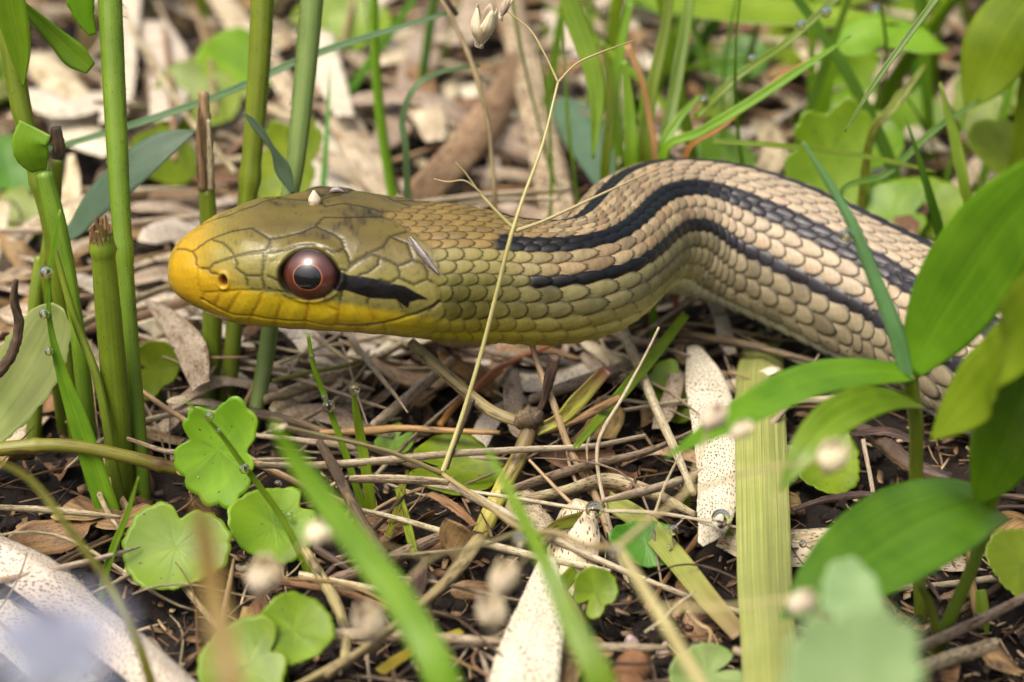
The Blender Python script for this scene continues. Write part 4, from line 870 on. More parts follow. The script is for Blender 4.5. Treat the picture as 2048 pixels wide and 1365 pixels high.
# dead leaf strips
DL = 'dead leaf'
for k, (pts, w, z, lab, m, kw) in enumerate([
    ([(1385, 690), (1412, 760), (1432, 860), (1440, 960), (1428, 1040), (1402, 1088)], [26, 84, 92, 86, 70, 14], .6, 'speckled bleached strip standing beside the ribbed sheath', DEAD_W, dict(face='cam')),
    ([(-40, 1075), (60, 1120), (160, 1205), (250, 1275), (380, 1390)], [120, 118, 110, 110, 100], .7, 'large bleached leaf with black specks curled along the soil', DEAD_W, dict(fold=-.35, curl=-.2)),
    ([(-30, 1210), (60, 1275), (150, 1370)], [110, 120, 110], .45, 'second bleached leaf under the large speckled one', DEAD_W, dict(fold=-.2)),
    ([(1095, 1110), (1085, 1200), (1060, 1290), (1040, 1400)], [30, 96, 130, 150], .7, 'wide bleached leaf finely peppered with specks', DEAD_W, dict(fold=-.08, curl=-.1)),
    ([(1440, 1070), (1520, 1085), (1620, 1085), (1760, 1065)], [60, 110, 120, 80], .3, 'buff dead leaf passing behind the ribbed sheath', DEAD, {}),
    ([(1100, 1150), (1140, 1250), (1120, 1400)], [40, 62, 60], .45, 'brownish translucent dead leaf beside the peppered one', DEAD_B, {}),
    ([(290, 600), (335, 640), (380, 700), (400, 770)], [8, 46, 66, 40], .8, 'curled tan leaf tip in front of the snout', DEAD, dict(face='cam')),
    ([(600, 640), (720, 650), (840, 690), (900, 740)], [60, 90, 80, 50], .2, 'buff dead leaf in the shade under the head', DEAD, {}),
    ([(950, 700), (1010, 745), (1090, 755), (1180, 730)], [40, 90, 90, 50], .15, 'pale dead leaf with a dark hole under the throat', DEAD_W, {}),
    ([(1085, 900), (1150, 915), (1230, 905)], [40, 80, 40], .3, 'rusty brown leaf under the pale straws', DEAD_B, {}),
    ([(560, 830), (640, 820), (720, 850), (790, 870)], [50, 66, 50, 20], .25, 'thin greyish dead leaf below the chin', DEAD, {}),
    ([(140, 1000), (230, 1035), (300, 1010)], [60, 70, 40], .3, 'brown dead leaf between the culm feet', DEAD_B, {}),
    ([(860, 985), (905, 1010), (950, 1050)], [24, 26, 16], .6, 'small splintered bark flake under the panicle node', HUSK, dict(ragged=.3)),
    ([(835, 1190), (840, 1150), (850, 1120)], [26, 34, 12], .7, 'dark splintered stub below the out-of-focus blade', TWIG, dict(ragged=.3, face='cam')),
    ([(1830, 880), (1770, 860), (1700, 868)], [30, 36, 12], .6, 'dark rotten bark strip behind the sprig stem', TWIG, dict(ragged=.2)),
]):
    blade('dead_leaf', lab, DL, pts, w, m, z=z, n=34, **{**dict(fold=-.12, wave=.035, curl=-.06, nx=11, seed=k + 3, ragged=.03), **kw})
stem('dark_twig', 'dark rotten twig under the sprig leaves', 'twig', [(1700, 848), (1760, 880), (1820, 930), (1900, 960)], [22, 36, 34, 28], TWIG, z=.45, rough=.12)
stem('dark_twig', 'dark knobbly twig below the sprig beside the sheath', 'twig', [(1585, 1020), (1650, 1000), (1720, 990), (1755, 992)], [10, 14, 16, 12], TWIG, z=.55, rough=.2)
stem('pale_stalk', 'pale upright straw behind the broad sprig leaf', STR, [(1775, 1300, -2.6), (1760, 1160, -2.2), (1748, 1000, -1.4), (1726, 880, -.8)], [10, 10, 9, 9], STRAW_P)
# ------------------------------------------------------------------ dead panicle in front of the snake
pan = empty('dead_panicle', PZ(1470, 1440, 0)); tag(pan, 'dry branching grass panicle arching in front of the snake with blurred chaff', 'dead grass')
def pb(pts, w, label=None, n=40, name='branch'): return stem(name, label, None, pts, w, STRAW_Y, parent=pan, n=n, sides=7, rough=.03)
pb([(1470, 1480, -9.0), (1400, 1365, -8.2), (1310, 1215, -7.4), (1235, 1095, -6.6)], [30, 28, 26, 20], 'pale brown main stalk', name='main_stalk')
pb([(1235, 1095, -6.6), (1170, 1092, -5.8), (1110, 1065, -5.0), (1050, 1062, -4.4), (960, 1000, -2.8), (884, 948, -1.75)], [18, 14, 12, 13, 10, 10])
pb([(884, 948, -1.75), (780, 905, -2.2), (660, 875, -2.8), (550, 850, -3.4)], [12, 9, 8, 7])
pb([(884, 948, -1.75), (920, 845, -1.5), (960, 715, -1.35), (990, 600, -1.25), (1020, 480, -1.2), (1045, 400, -1.0), (1085, 290, -.5), (1116, 165, 0)], [11, 9, 9, 9, 9, 7, 6, 5], 'long fine stalk crossing in front of the neck', n=70)
pb([(1032, 462, -1.15), (1080, 445, -1.1), (1140, 418, -1.0), (1200, 390, -.9), (1330, 330, -.6)], [10, 7, 6, 5, 2])
pb([(1032, 462, -1.15), (990, 420, -1.1), (955, 380, -1.0), (930, 345, -1.0), (912, 326, -1.0)], [8, 6, 4, 3, 2])
pb([(965, 388, -1.02), (930, 362, -1.0), (895, 364, -.95), (868, 358, -.9)], [4, 3, 3, 2])
pb([(1116, 165, 0), (1090, 110, .2), (1060, 60, .4), (1010, 20, .6)], [5, 4, 4, 2]); pb([(1116, 165, 0), (1150, 130, .2), (1190, 110, .4), (1270, 80, .7)], [5, 4, 4, 2])
pb([(1235, 1095, -6.6), (1300, 1040, -6.3), (1370, 985, -6.0), (1420, 850, -5.6)], [14, 10, 8, 5]); pb([(1050, 1062, -4.4), (930, 1100, -5.6), (860, 1120, -6.3), (740, 1240, -7)], [10, 8, 7, 5])
pb([(860, 1120, -6.3), (760, 1090, -6.6), (650, 1065, -6.8), (530, 1150, -7.2)], [7, 6, 5, 4]); pb([(1100, 1075, -5.3), (1040, 1130, -6.2), (1000, 1180, -6.8)], [8, 6, 5])
pb([(1310, 1215, -7.4), (1450, 1215, -7.5), (1600, 1200, -7.6), (1660, 1240, -7.6)], [9, 8, 7, 5]); pb([(1370, 985, -6.0), (1520, 940, -6.3), (1650, 920, -6.5)], [7, 6, 4])
def chaff(px, py, y, w, h, tilt, seed, k=5):
    """a spikelet: a few boat-shaped husks"""
    r = np.random.default_rng(seed); c = PY(px, py, y); Wc, Hc = cmw(w, c) * 1.25, cmw(h, c) * 1.15
    sp = None
    for i in range(k):
        a = 2 * math.pi * i / k + r.uniform(-.3, .3); dirv = np.array([math.sin(tilt) + .35 * math.cos(a), .35 * math.sin(a), math.cos(tilt)])
        dirv = unit(dirv); p0 = c - dirv * Hc * .5 + np.array([math.cos(a), math.sin(a), 0]) * Wc * .12
        q = spline(np.array([p0, p0 + dirv * Hc * .5 + np.array([math.cos(a), math.sin(a), 0]) * Wc * .25, p0 + dirv * Hc]), 10) - origin(pan)
        geo = ribbon_geo(q, Wc * .55 * np.sin(np.linspace(.25, math.pi - .12, 10)), np.array([math.cos(a), math.sin(a), .2]), -.5, .015, 5, .02, seed + i)
        if sp is None: sp = geo_obj('spikelet', geo, CHAFF, pan)
        else: geo_obj('husk', geo, CHAFF, sp)
for i, a in enumerate([(525, 1158, -7.2, 80, 86, .3), (640, 1062, -6.8, 70, 60, 1.0), (740, 1252, -7.0, 76, 80, -.2), (1005, 1165, -6.8, 64, 80, .2), (985, 1232, -7.0, 70, 84, -.1), (1600, 1205, -7.6, 60, 56, .8), (1650, 1245, -7.6, 76, 60, .5), (1662, 918, -6.5, 70, 70, .3), (1425, 838, -5.6, 60, 60, .4), (1480, 860, -6.1, 40, 44, .9), (560, 855, -3.4, 18, 24, 1.2), (1008, 18, .6, 20, 44, .4), (965, 55, .4, 60, 80, .2)]): chaff(*a, seed=i * 7 + 1)
for a in [(1038, 1082, 14), (1066, 1080, 13)]: drop(a[0], a[1], -5.0, a[2], 'blurred drop on the panicle node')
drop(1232, 1108, -6.7, 13, 'blurred drop at the lowest panicle fork')
# thin beaded stalk
thr = empty('beaded_stalk', PZ(1000, 990, .3)); tag(thr, 'thin pale stalk with water beads stretched over the litter', 'stalk')
def tb(pts, w, n=40): return stem('strand', None, None, pts, w, STRAW_P, parent=thr, n=n, sides=8, rough=.03)
tb([(820, 962, -1.5), (890, 976, -1.75), (1040, 998, -2.1), (1180, 1020, -2.4), (1310, 1026, -2.5), (1430, 1046, -2.6), (1530, 1068, -2.7), (1600, 1085, -2.75), (1690, 1066, -2.7), (1760, 1050, -2.6)], [9, 9, 8, 8, 8, 6, 5, 5, 4, 3], 80)
tb([(1310, 1026, -2.5), (1330, 970, -2.4), (1352, 925, -2.3), (1372, 886, -2.2)], [6, 5, 4, 2]); tb([(1600, 1085, -2.75), (1630, 1105, -2.8), (1655, 1130, -2.85)], [4, 3, 2])
tb([(1365, 1040, -2.55), (1345, 1065, -2.6), (1355, 1120, -2.65), (1370, 1165, -2.65), (1374, 1190, -2.65)], [4, 4, 3, 3, 3]); tb([(1374, 1180, -2.65), (1376, 1200, -2.65), (1370, 1222, -2.65)], [6, 18, 6])
for a in [(1188, 1019, -2.45, 18), (1442, 1037, -2.65, 20), (1346, 1060, -2.65, 11), (1536, 1070, -2.75, 6), (1606, 1088, -2.8, 8), (1339, 1094, -2.65, 5), (1366, 1037, -2.6, 4)]: drop(*a, 'clear bead of water on the thin pale stalk')
drop(1362, 972, -1.62, 12, 'round drop on the short pale blade')
# small things on the soil
hairy = stem('fuzzy_seed', 'fuzzy reddish brown seed at the foot of the ribbed sheath', 'seed', [(1250, 1375), (1268, 1335), (1290, 1305)], [60, 66, 20], mat_plant('fuzzy', (.16, .07, .03), (.26, .12, .05), rough=.8, transl=0, veins=4, jit=0), z=.3, rough=.25)
for k, (x, y, r) in enumerate([(1262, 1290, 17), (1330, 1308, 20)]):
    o = stem('pebble', ['small pinkish pebble with tapering top by the fuzzy seed', 'round greyish pebble by the fuzzy seed'][k], 'pebble', [(x, y + r, -3.75), (x + 1, y, -3.75), (x - 3 + 6 * k, y - r, -3.75)], [r, r * 2, r * .8], mat_plant('pebble', (.32, .25, .22), (.46, .38, .35), rough=.35, transl=0, veins=2, jit=.1), n=12)
stem('white_splinter', 'thin white splinter lying over the dark soil', 'splinter', [(1290, 1265), (1330, 1235), (1355, 1210), (1392, 1182)], [5, 7, 7, 3], STRAW_P, z=.55)
for k, (pts, w) in enumerate([([(1375, 1225), (1400, 1250), (1420, 1262), (1418, 1290)], [8, 9, 8, 5]), ([(1420, 1262), (1432, 1280), (1440, 1300)], [6, 5, 3]), ([(740, 1365), (735, 1320), (740, 1280)], [6, 6, 4]), ([(900, 1345), (940, 1290), (945, 1270)], [4, 4, 2])]):
    stem('rootlet', ['wrinkled tan rootlet on the dark soil', 'short forked rootlet beside the wrinkled one', 'white rootlet near the lime leaves', 'thin white rootlet below the peppered leaf'][k], 'rootlet', pts, w, TAN if k < 2 else STRAW_P, z=.3, rough=.15)
# flecks stuck on the snake
def on_snake(px, py):
    _, w, _ = SNAKE['kd'].find((px, py, 0)); i, j = SNAKE['cand'][w]; return SNAKE['P'][i, j], SNAKE['N'][i, j]
def fleck(name, label, cat, pts, w, mat, lift=.03, parts=()):
    P = []; 
    for x, y in pts: p, nn = on_snake(x, y); P.append(p + nn * lift)
    P = np.array(P); q = spline(P, 14); ws = np.interp(np.linspace(0, 1, 14), np.linspace(0, 1, len(w)), [cmw(a, P[0]) / 2 for a in w])
    return tag(geo_obj(name, tube_geo(q, ws, 9, .3, .6, 3), mat, None, P[0]), label, cat)
fleck('husk_fleck', 'grey splinter of husk stuck behind the temple of the snake', 'husk', [(818, 480), (838, 505), (858, 528), (876, 548)], [9, 17, 15, 4], GREYFLECK)
sp_, sn_ = on_snake(629, 408)
P = np.array([sp_ - sn_ * .02, sp_ + sn_ * .07 + np.array([.01, 0, .02]), sp_ + np.array([.0, 0, .15])])
tag(geo_obj('seed_husk', tube_geo(spline(P, 12), np.interp(np.linspace(0, 1, 12), [0, .4, .8, 1], [.06, .07, .03, .012]), 10, .06), CHAFF, None, P[0]), 'tiny pale seed husk perched on the crown of the snake', 'seed husk')
sp_, sn_ = on_snake(672, 386)
P = np.array([sp_ + np.array([-.07, 0, .0]), sp_ + np.array([0, 0, .035]), sp_ + np.array([.08, 0, .0])])
tag(geo_obj('husk_fleck', tube_geo(spline(P, 10), np.array([.01, .02, .028, .03, .03, .03, .028, .022, .018, .01]), 8, .25), GREYFLECK, None, P[0]), 'crumb of debris on the top edge of the snake head', 'debris')
# ------------------------------------------------------------------ bamboo-like sprig at the lower side of the trunk
sg = empty('leafy_sprig', PZ(1860, 1330, 0)); tag(sg, 'leafy green sprig with lance-shaped leaves in front of the trunk', 'plant')
def sl_(label, pts, w, mat, **k): return blade_l('leaf', label, None, pts, w, mat, parent=sg, **{**dict(n=44, fold=.16, nx=15, wave=.015), **k})
stem('stem', None, None, [(1845, 1330, -3.3), (1838, 1150, -3.2), (1832, 960, -3.1), (1832, 850, -3.1), (1818, 745, -3.15)], [26, 26, 28, 30, 34], G_STEM, parent=sg, root=True, n=40)
stem('rolled_leaf', 'bluish rolled young leaf spear', None, [(1818, 760, -3.15), (1790, 660, -3.1), (1750, 560, -3.0), (1705, 450, -2.9), (1660, 370, -2.8), (1606, 284, -2.7)], [36, 36, 30, 24, 16, 4], mat_plant('spear', (.10, .21, .07), (.15, .28, .10), rough=.4, transl=.15, veins=10, jit=0), parent=sg, n=50)
sl_('big lance leaf pointing up and away', [(1822, 745, -3.2), (1870, 660, -3.3), (1950, 540, -3.6), (2040, 420, -4.0), (2170, 280, -4.6)], 200, G_LEAF, face=CAMV + np.array([-.35, 0, .45]), base=.2, peak=.45)
sl_('drooping leaf with sky sheen', [(1815, 748, -3.2), (1720, 748, -3.5), (1620, 765, -3.9), (1530, 805, -4.4), (1330, 915, -5.2)], 96, G_LEAF, face=UPV + np.array([0, -.35, 0]), base=.5, peak=.35)
sl_('lower drooping leaf', [(1835, 805, -3.2), (1760, 800, -4.0), (1680, 830, -4.6), (1610, 900, -5.0), (1560, 985, -5.2)], 84, G_BLADE, face=UPV + np.array([0, -.6, 0]), base=.5, peak=.4)
sl_('bright lime leaf', [(2110, 560, -5.4), (2030, 680, -5.0), (1960, 780, -4.6), (1860, 880, -4.4)], 165, G_LIME, face=UPV + CAMV, base=.7, peak=.4)
sl_('deep green leaf', [(2120, 660, -5.0), (2050, 800, -4.6), (1990, 930, -4.2), (1950, 1010, -4.0)], 170, G_LEAF, face=CAMV + np.array([-.3, 0, .6]), base=.8, peak=.4)
sl_('broad glossy lower leaf', [(1985, 1010, -3.9), (1920, 1020, -4.3), (1810, 1070, -4.9), (1690, 1150, -5.5), (1560, 1240, -6.0)], 215, G_DARK, face=UPV * .7 + CAMV * .5, base=.45, peak=.42)
stem('side_shoot', None, None, [(1845, 1390, -3.9), (1890, 1260, -4.0), (1950, 1120, -4.0), (1985, 1000, -3.95), (2040, 850, -4.4), (2100, 700, -5.0)], [28, 28, 26, 26, 22, 16], G_STEM, parent=sg, n=44)
stem('side_shoot', None, None, [(1830, 1390, -3.8), (1872, 1290, -4.1), (1860, 1210, -4.3), (1838, 1170, -4.5)], [22, 20, 18, 12], G_STEM, parent=sg, n=30)
blade('small_leaf', None, None, [(1960, 1180, -3.4), (1965, 1220, -3.5), (1975, 1270, -3.6)], [22, 26, 6], G_LIME, parent=sg, face='cam')
mint = herb_leaf('mint_leaf', 'blurred mint green toothed leaf close under the broad sprig leaf', 'leaf', 1700, 1345, -9.6, 140, G_MINT, F(.2, .3), notch=1.6, notchd=.2, nlobe=11, lobe=.13, seed=3)
herb_leaf('mint_leaf', 'small blurred mint leaf overlapping the broad sprig leaf', 'leaf', 1700, 1195, -7.6, 70, G_MINT, F(.3, .5), notch=3.6, notchd=.2, nlobe=9, lobe=.10, seed=4)
drop(1693, 470, -2.95, 14, 'blurred drop on the rolled leaf spear of the sprig')
# pale blue flower very close to the lens
fl = empty('pale_flower', (PY(90, 1300, -14.0)[0], -14.0, -.1)); tag(fl, 'pale blue flower blurred right under the lens above the bleached leaves', 'flower')
fc = PY(105, 1290, -14.0)
for i in range(5):
    a = i * 1.2566 + .4; dv = np.array([math.cos(a), .25 * math.sin(a) + .1, math.sin(a) * .8])
    q = spline(np.array([fc, fc + dv * .14, fc + dv * .26 + np.array([0, -.05, 0])]), 12) - origin(fl)
    geo_obj('petal', ribbon_geo(q, .21 * np.sin(np.linspace(.35, math.pi - .25, 12)), np.array([0, -.8, .6]), .1, .012, 7, .02, i), BLUE, fl)
geo_obj('flower_stalk', tube_geo(spline(np.array([[fc[0] - .3, -13.4, -.2], [fc[0] - .2, -13.8, fc[2] * .5], fc + np.array([0, .05, -.02])]), 20) - origin(fl), np.full(20, .035), 8), G_STEM, fl)
# ------------------------------------------------------------------ litter and grass behind the snake
for k, (pts, w, z, lab, m, kw) in enumerate([
    ([(1005, -60), (1040, 80), (1075, 220), (1100, 330), (1125, 450)], [56, 58, 66, 72, 70], .8, 'long speckled buff cane leaf lying behind the neck', CANE, dict(fold=-.3)),
    ([(1040, 110), (1005, 200), (930, 300), (860, 370), (800, 440)], [40, 74, 74, 66, 50], .8, 'twisted tan strip behind the neck', TANLEAF, dict(face=CAMV + np.array([.5, 0, 0]))),
    ([(560, 215), (600, 260), (640, 330), (660, 420)], [60, 110, 130, 110], .6, 'white bleached leaf behind the downy culm', DEAD_W, {}),
    ([(640, 150), (690, 240), (740, 330), (790, 410)], [50, 70, 70, 40], .7, 'creased buff leaf behind the crown', DEAD, {}),
    ([(870, 20), (830, 150), (790, 250), (750, 300)], [60, 76, 70, 30], .7, 'wide pale leaf standing behind the panicle', DEAD, dict(face='cam')),
    ([(780, 190), (850, 215), (870, 280)], [50, 70, 40], .9, 'crumpled buff leaf under the curved bluish blade', DEAD, {}),
    ([(255, -60), (245, 60), (235, 180), (222, 240)], [60, 64, 66, 50], 1.0, 'stiff pale leaf behind the tall slender culm', DEAD_W, dict(face='cam')),
    ([(70, 110), (110, 150), (150, 190), (190, 210)], [60, 80, 70, 50], .8, 'greyish pale leaf between the leftmost culms', DEAD, {}),
    ([(120, 200), (160, 260), (230, 300)], [80, 90, 60], .7, 'large bleached leaf behind the clipped stub', DEAD_W, {}),
    ([(430, -20), (490, 60), (560, 150), (600, 230)], [50, 56, 50, 40], .8, 'long buff leaf between the two tall culms', DEAD, {}),
    ([(680, 0), (690, 60), (720, 130)], [50, 60, 40], .7, 'buff leaf far behind the panicle', DEAD, {}),
    ([(1600, 80), (1680, 160), (1760, 215), (1880, 300)], [46, 58, 60, 44], .9, 'stout pale cane leaf lying behind the trunk', STRAW_P, {}),
    ([(1530, 240), (1550, 310), (1500, 370)], [46, 56, 40], .7, 'ochre leaf strip behind the trunk', STRAW, {}),
    ([(1620, 330), (1700, 300), (1770, 320), (1720, 400)], [60, 100, 90, 50], .6, 'broad buff leaf lying behind the trunk', DEAD, {}),
    ([(1560, 300), (1620, 360), (1700, 400)], [60, 80, 60], .4, 'pale leaf close behind the trunk', DEAD, {}),
    ([(1110, 200), (1150, 240), (1190, 290), (1230, 370)], [40, 84, 96, 70], 1.0, 'smooth blue-green leaf resting against the back of the bend', G_BLUE, dict(face='cam', ragged=0)),
    ([(20, 480), (80, 430), (150, 400), (200, 385)], [20, 24, 24, 18], .9, 'pale broken cane behind the culm clump', STRAW_P, {}),
    ([(0, 560), (60, 530), (150, 490), (200, 470)], [40, 48, 44, 30], .6, 'thick buff cane behind the dewy culms', STRAW, {}),
    ([(255, 560), (330, 540), (400, 560)], [60, 80, 50], .4, 'buff leaf lying just beyond the snout', DEAD, {}),
    ([(300, 40), (340, 130), (330, 240)], [70, 90, 60], .9, 'bleached leaf standing far behind the cut culm', DEAD_W, {}),
    ([(640, 60), (660, 150), (690, 230)], [50, 60, 40], 1.0, 'narrow bleached leaf far behind the head', DEAD_W, {}),
    ([(60, 180), (130, 210), (215, 190)], [70, 90, 70], 1.0, 'bleached leaf lying behind the ringed culm', DEAD_W, {}),
    ([(500, 330), (580, 340), (660, 380), (760, 420)], [70, 110, 110, 60], .6, 'broad bleached leaf lying right behind the crown', DEAD_W, {}),
    ([(880, 80), (930, 60), (960, -20)], [60, 80, 60], .8, 'buff leaf far behind the dark thin stalk', DEAD, {}),
    ([(250, 620), (310, 640), (360, 700)], [50, 70, 40], .3, 'grey leaf in the shade below the snout', DEAD, {}),
]):
    blade('dead_leaf', lab, 'leaf' if m is G_BLUE else 'dead leaf', pts, w, m, z=z, n=34, **{**dict(fold=-.1, wave=.05, curl=-.06, nx=9, seed=k + 40, ragged=.03), **kw})
for k, (pts, w, z, lab, m) in enumerate([
    ([(245, 20), (300, 120), (380, 240), (470, 345)], [16, 18, 20, 18], 1.4, 'long straight tan straw crossing behind the culms', STRAW),
    ([(0, 462), (150, 458), (330, 440), (480, 425)], [14, 16, 16, 14], 1.0, 'level pale straw behind the snout', STRAW_P),
    ([(830, 408), (960, 392), (1060, 385), (1140, 378)], [14, 16, 16, 14], 1.3, 'pale straw lying behind the nape', STRAW_P),
    ([(860, 420), (1000, 400), (1120, 400)], [8, 10, 8], 1.4, 'thinner straw beside the pale one behind the nape', STRAW_P),
    ([(1250, -60), (1245, 100), (1240, 200), (1238, 330)], [13, 13, 14, 13], 1.6, 'white upright straw in the grass tuft', STRAW_P),
    ([(560, 50), (640, 130), (700, 180)], [14, 16, 14], .8, 'far buff straw behind the tall culms', STRAW),
    ([(690, 110), (740, 150), (790, 165)], [12, 14, 10], .8, 'short straw behind the crown', STRAW),
    ([(1400, 150), (1500, 180), (1610, 200)], [14, 16, 10], .9, 'dull straw behind the tuft', STRAW),
    ([(1830, 60), (1800, 120), (1815, 170)], [18, 18, 14], 1.2, 'bent pale straw in the shade of the far leaves', STRAW_P),
    ([(330, 60), (345, 200), (350, 320)], [18, 20, 18], 1.0, 'upright brown stalk far behind the culms', TAN),
    ([(390, 20), (420, 120), (430, 230)], [16, 18, 14], 1.0, 'brownish stalk between the cut culm and the tall one', TAN),
]):
    stem('straw', lab, 'straw', pts, w, m, z=z, n=30, rough=.05, flat=.6, seed=k + 60, lobes=.05)
stem('dark_stalk', 'dark thin stalk with blackened joints rising behind the nape', 'stalk', [(990, 400, 2.6), (984, 330, 2.7), (975, 240, 2.9), (945, 130, 3.2), (910, 50, 3.5), (865, -30, 3.8)], [10, 9, 9, 12, 10, 10], TWIG_M, nodes=(.25, .6), root=True)
stem('dark_twig', 'short black spur on the dark thin stalk', 'twig', [(915, 30, 3.4), (900, 10, 3.4), (880, -20, 3.45)], [8, 10, 6], TWIG)
def bb(lab, pts, w, mat=G_BLADE, face='cam', **k): blade('grass_leaf', lab, 'grass blade', pts, w, mat, face=face, **{**dict(root=True), **k})
bb('long thin bluish blade crossing behind all the culms', [(95, 300, 3.2), (250, 255, 3.2), (440, 190, 3.3), (640, 105, 3.4), (900, 25, 3.6)], [12, 14, 15, 15, 8], mat_plant('thin_blue', (.08, .17, .06), (.13, .24, .09), transl=.3, veins=10, jit=0), root=False)
bb('thin curved bluish blade arching behind the crown', [(812, 300, 3.0), (805, 240, 3.1), (830, 175, 3.2), (880, 145, 3.4), (960, 132, 3.6)], [14, 13, 12, 11, 6], mat_plant('thin_blue', (.08, .17, .06), (.13, .24, .09)))
bb('broad blade of the tuft with pointed drooping tip', [(1120, -60, 4.2), (1150, 40, 4.0), (1180, 120, 3.8), (1194, 200, 3.6), (1186, 318, 3.3)], [30, 40, 40, 32, 6], root=False)
for k, (pts, w) in enumerate([([(1262, 330, 3.4), (1258, 220, 3.6), (1248, 120, 3.8)], [24, 24, 10]), ([(1290, 330, 3.6), (1300, 200, 3.9), (1330, 60, 4.3), (1345, -60, 4.6)], [26, 26, 22, 18]), ([(1325, 330, 3.8), (1350, 180, 4.3), (1370, 60, 4.8), (1385, -60, 5.2)], [24, 26, 24, 20]),
    ([(1275, 340, 4.0), (1290, 260, 4.2), (1285, 150, 4.4)], [30, 28, 8]), ([(1210, 340, 4.2), (1222, 200, 4.5), (1205, 80, 4.8)], [20, 22, 8]), ([(1320, 320, 3.3), (1350, 250, 3.5), (1400, 190, 3.8)], [18, 18, 6]), ([(1240, 340, 4.6), (1230, 180, 4.9), (1260, 0, 5.3)], [22, 20, 16])]):
    blade('grass_leaf', 'upright green blade of the tuft behind the bend', 'grass blade', pts, w, G_BLADE, face='cam', root=True, group='grass tuft behind the bend', seed=k)
bb('bright blade arching out of the tuft towards its browned tip', [(1325, 310, 2.9), (1400, 265, 2.9), (1500, 205, 3.0), (1600, 140, 3.2), (1702, 72, 3.4)], [16, 19, 20, 16, 4], G_LIME)
bb('orange dried blade under the bright arching one', [(1372, 312, 3.1), (1440, 255, 3.1), (1520, 190, 3.2), (1570, 150, 3.3), (1640, 110, 3.4)], [12, 13, 11, 10, 5], ORANGE)
bb('brown dried blade folded down in the tuft', [(1310, 322, 3.2), (1298, 230, 3.3), (1280, 150, 3.4), (1254, 90, 3.5)], [12, 12, 12, 14], mat_plant('rust_blade', (.30, .14, .05), (.42, .22, .09), transl=.2, jit=0))
bb('beaded blade slanting up from the tuft', [(1390, 235, 3.4), (1480, 150, 3.6), (1580, 80, 3.9), (1700, -30, 4.3)], [14, 16, 16, 14], root=False)
for a in [(1408, 200, 8), (1505, 118, 9), (1602, 50, 10), (1652, 25, 11)]: drop(a[0], a[1], 3.45, a[2], 'blurred bead on the blade slanting up from the tuft')
bb('needle-thin blade hanging free with its point downward', [(1690, 264, .2), (1725, 205, .3), (1762, 148, .4), (1815, 75, .6), (1885, -20, .9)], [3, 8, 11, 13, 14], mat_plant('needle', (.13, .20, .03), (.19, .26, .05), transl=.3, jit=0), root=False)
bb('thin level blade reaching out behind the trunk', [(1425, 282, 2.9), (1540, 290, 2.9), (1680, 305, 3.0), (1790, 325, 3.0), (1872, 345, 3.0)], [10, 11, 11, 9, 4], root=False)
bb('two-toned blade standing behind the big lance leaf', [(1952, 470, 2.6), (1930, 380, 2.6), (1912, 290, 2.8), (1880, 165, 3.1)], [20, 22, 24, 6])
bb('dark slanting blade behind the trunk', [(1680, 390, 2.8), (1770, 350, 3.0), (1870, 260, 3.2), (1960, 200, 3.4)], [12, 14, 14, 8], G_DARK)
bb('olive blade crossing the stout pale cane leaf', [(1740, 280, 3.8), (1790, 210, 3.9), (1850, 130, 4.2)], [18, 20, 8], G_YEL)
for k, (pts, w, m) in enumerate([([(1240, -25, 9), (1400, 12, 8), (1560, 28, 7.5), (1720, 40, 7), (1800, 45, 6.5)], 95, G_LIME), ([(1660, 100, 6.5), (1760, 70, 6.5), (1850, 90, 6), (1900, 100, 6)], 110, G_LIME), ([(2080, -30, 5), (2010, 70, 5), (1965, 160, 5), (1930, 220, 5)], 150, G_LEAF)]):
    blade_l('broad_leaf', ['large bright leaf spread behind the tuft', 'bright leaf below the large spread one', 'broad green leaf at the far corner behind the trunk'][k], 'leaf', pts, w, m, face=UPV + CAMV * .6, n=40, nx=13, fold=.1, wave=.03, root=True)
drop(1752, 22, 6.0, 11, 'blurred sparkling drop on the large bright leaf')
def hl(lab, px, py, z, r, mat, seed, **k): herb_leaf('herb_leaf', lab, 'leaf', px, py, None, r, mat, CAMV + np.array([math.cos(seed) * .4, 0, .7]), notch=seed * 1.3, z=z, seed=seed, **{**dict(notchd=.3, lobe=.03), **k})
hl('oval leaf in the gap between trunk and big lance leaf', 1850, 420, .7, 92, G_HERB, 61, squash=.8); hl('rounded leaf behind the oval one', 1780, 412, .6, 60, G_DARK, 62); hl('green leaf behind the two-toned blade', 2000, 300, 1.4, 70, G_HERB, 63)
hl('glossy leaf beside the dark slanting blade', 1830, 230, 1.0, 60, G_HERB, 64); hl('shaded leaf under the beaded blade', 1480, 120, 1.0, 56, G_DARK, 65); hl('small bright leaf under the bluish arching blade', 650, 30, 1.0, 62, G_HERB, 66)
hl('bright leaf far behind the downy culm', 715, 50, 1.0, 66, G_HERB, 67); hl('leaf beside the snout in the distance', 540, 375, 1.0, 40, G_HERB, 68); hl('leaf patch under the tuft', 1450, 310, .7, 60, G_DARK, 69); hl('green leaf at the far edge by the folded leaf', 20, 330, .8, 70, G_DARK, 70)
hl('leaf behind the stout pale cane leaf', 1640, 240, .7, 50, G_HERB, 71); hl('leaf in the far corner under the broad green one', 1980, 200, 1.4, 80, G_HERB, 72); hl('lime leaf beyond the trunk', 2030, 420, 1.2, 70, G_HERB, 73)

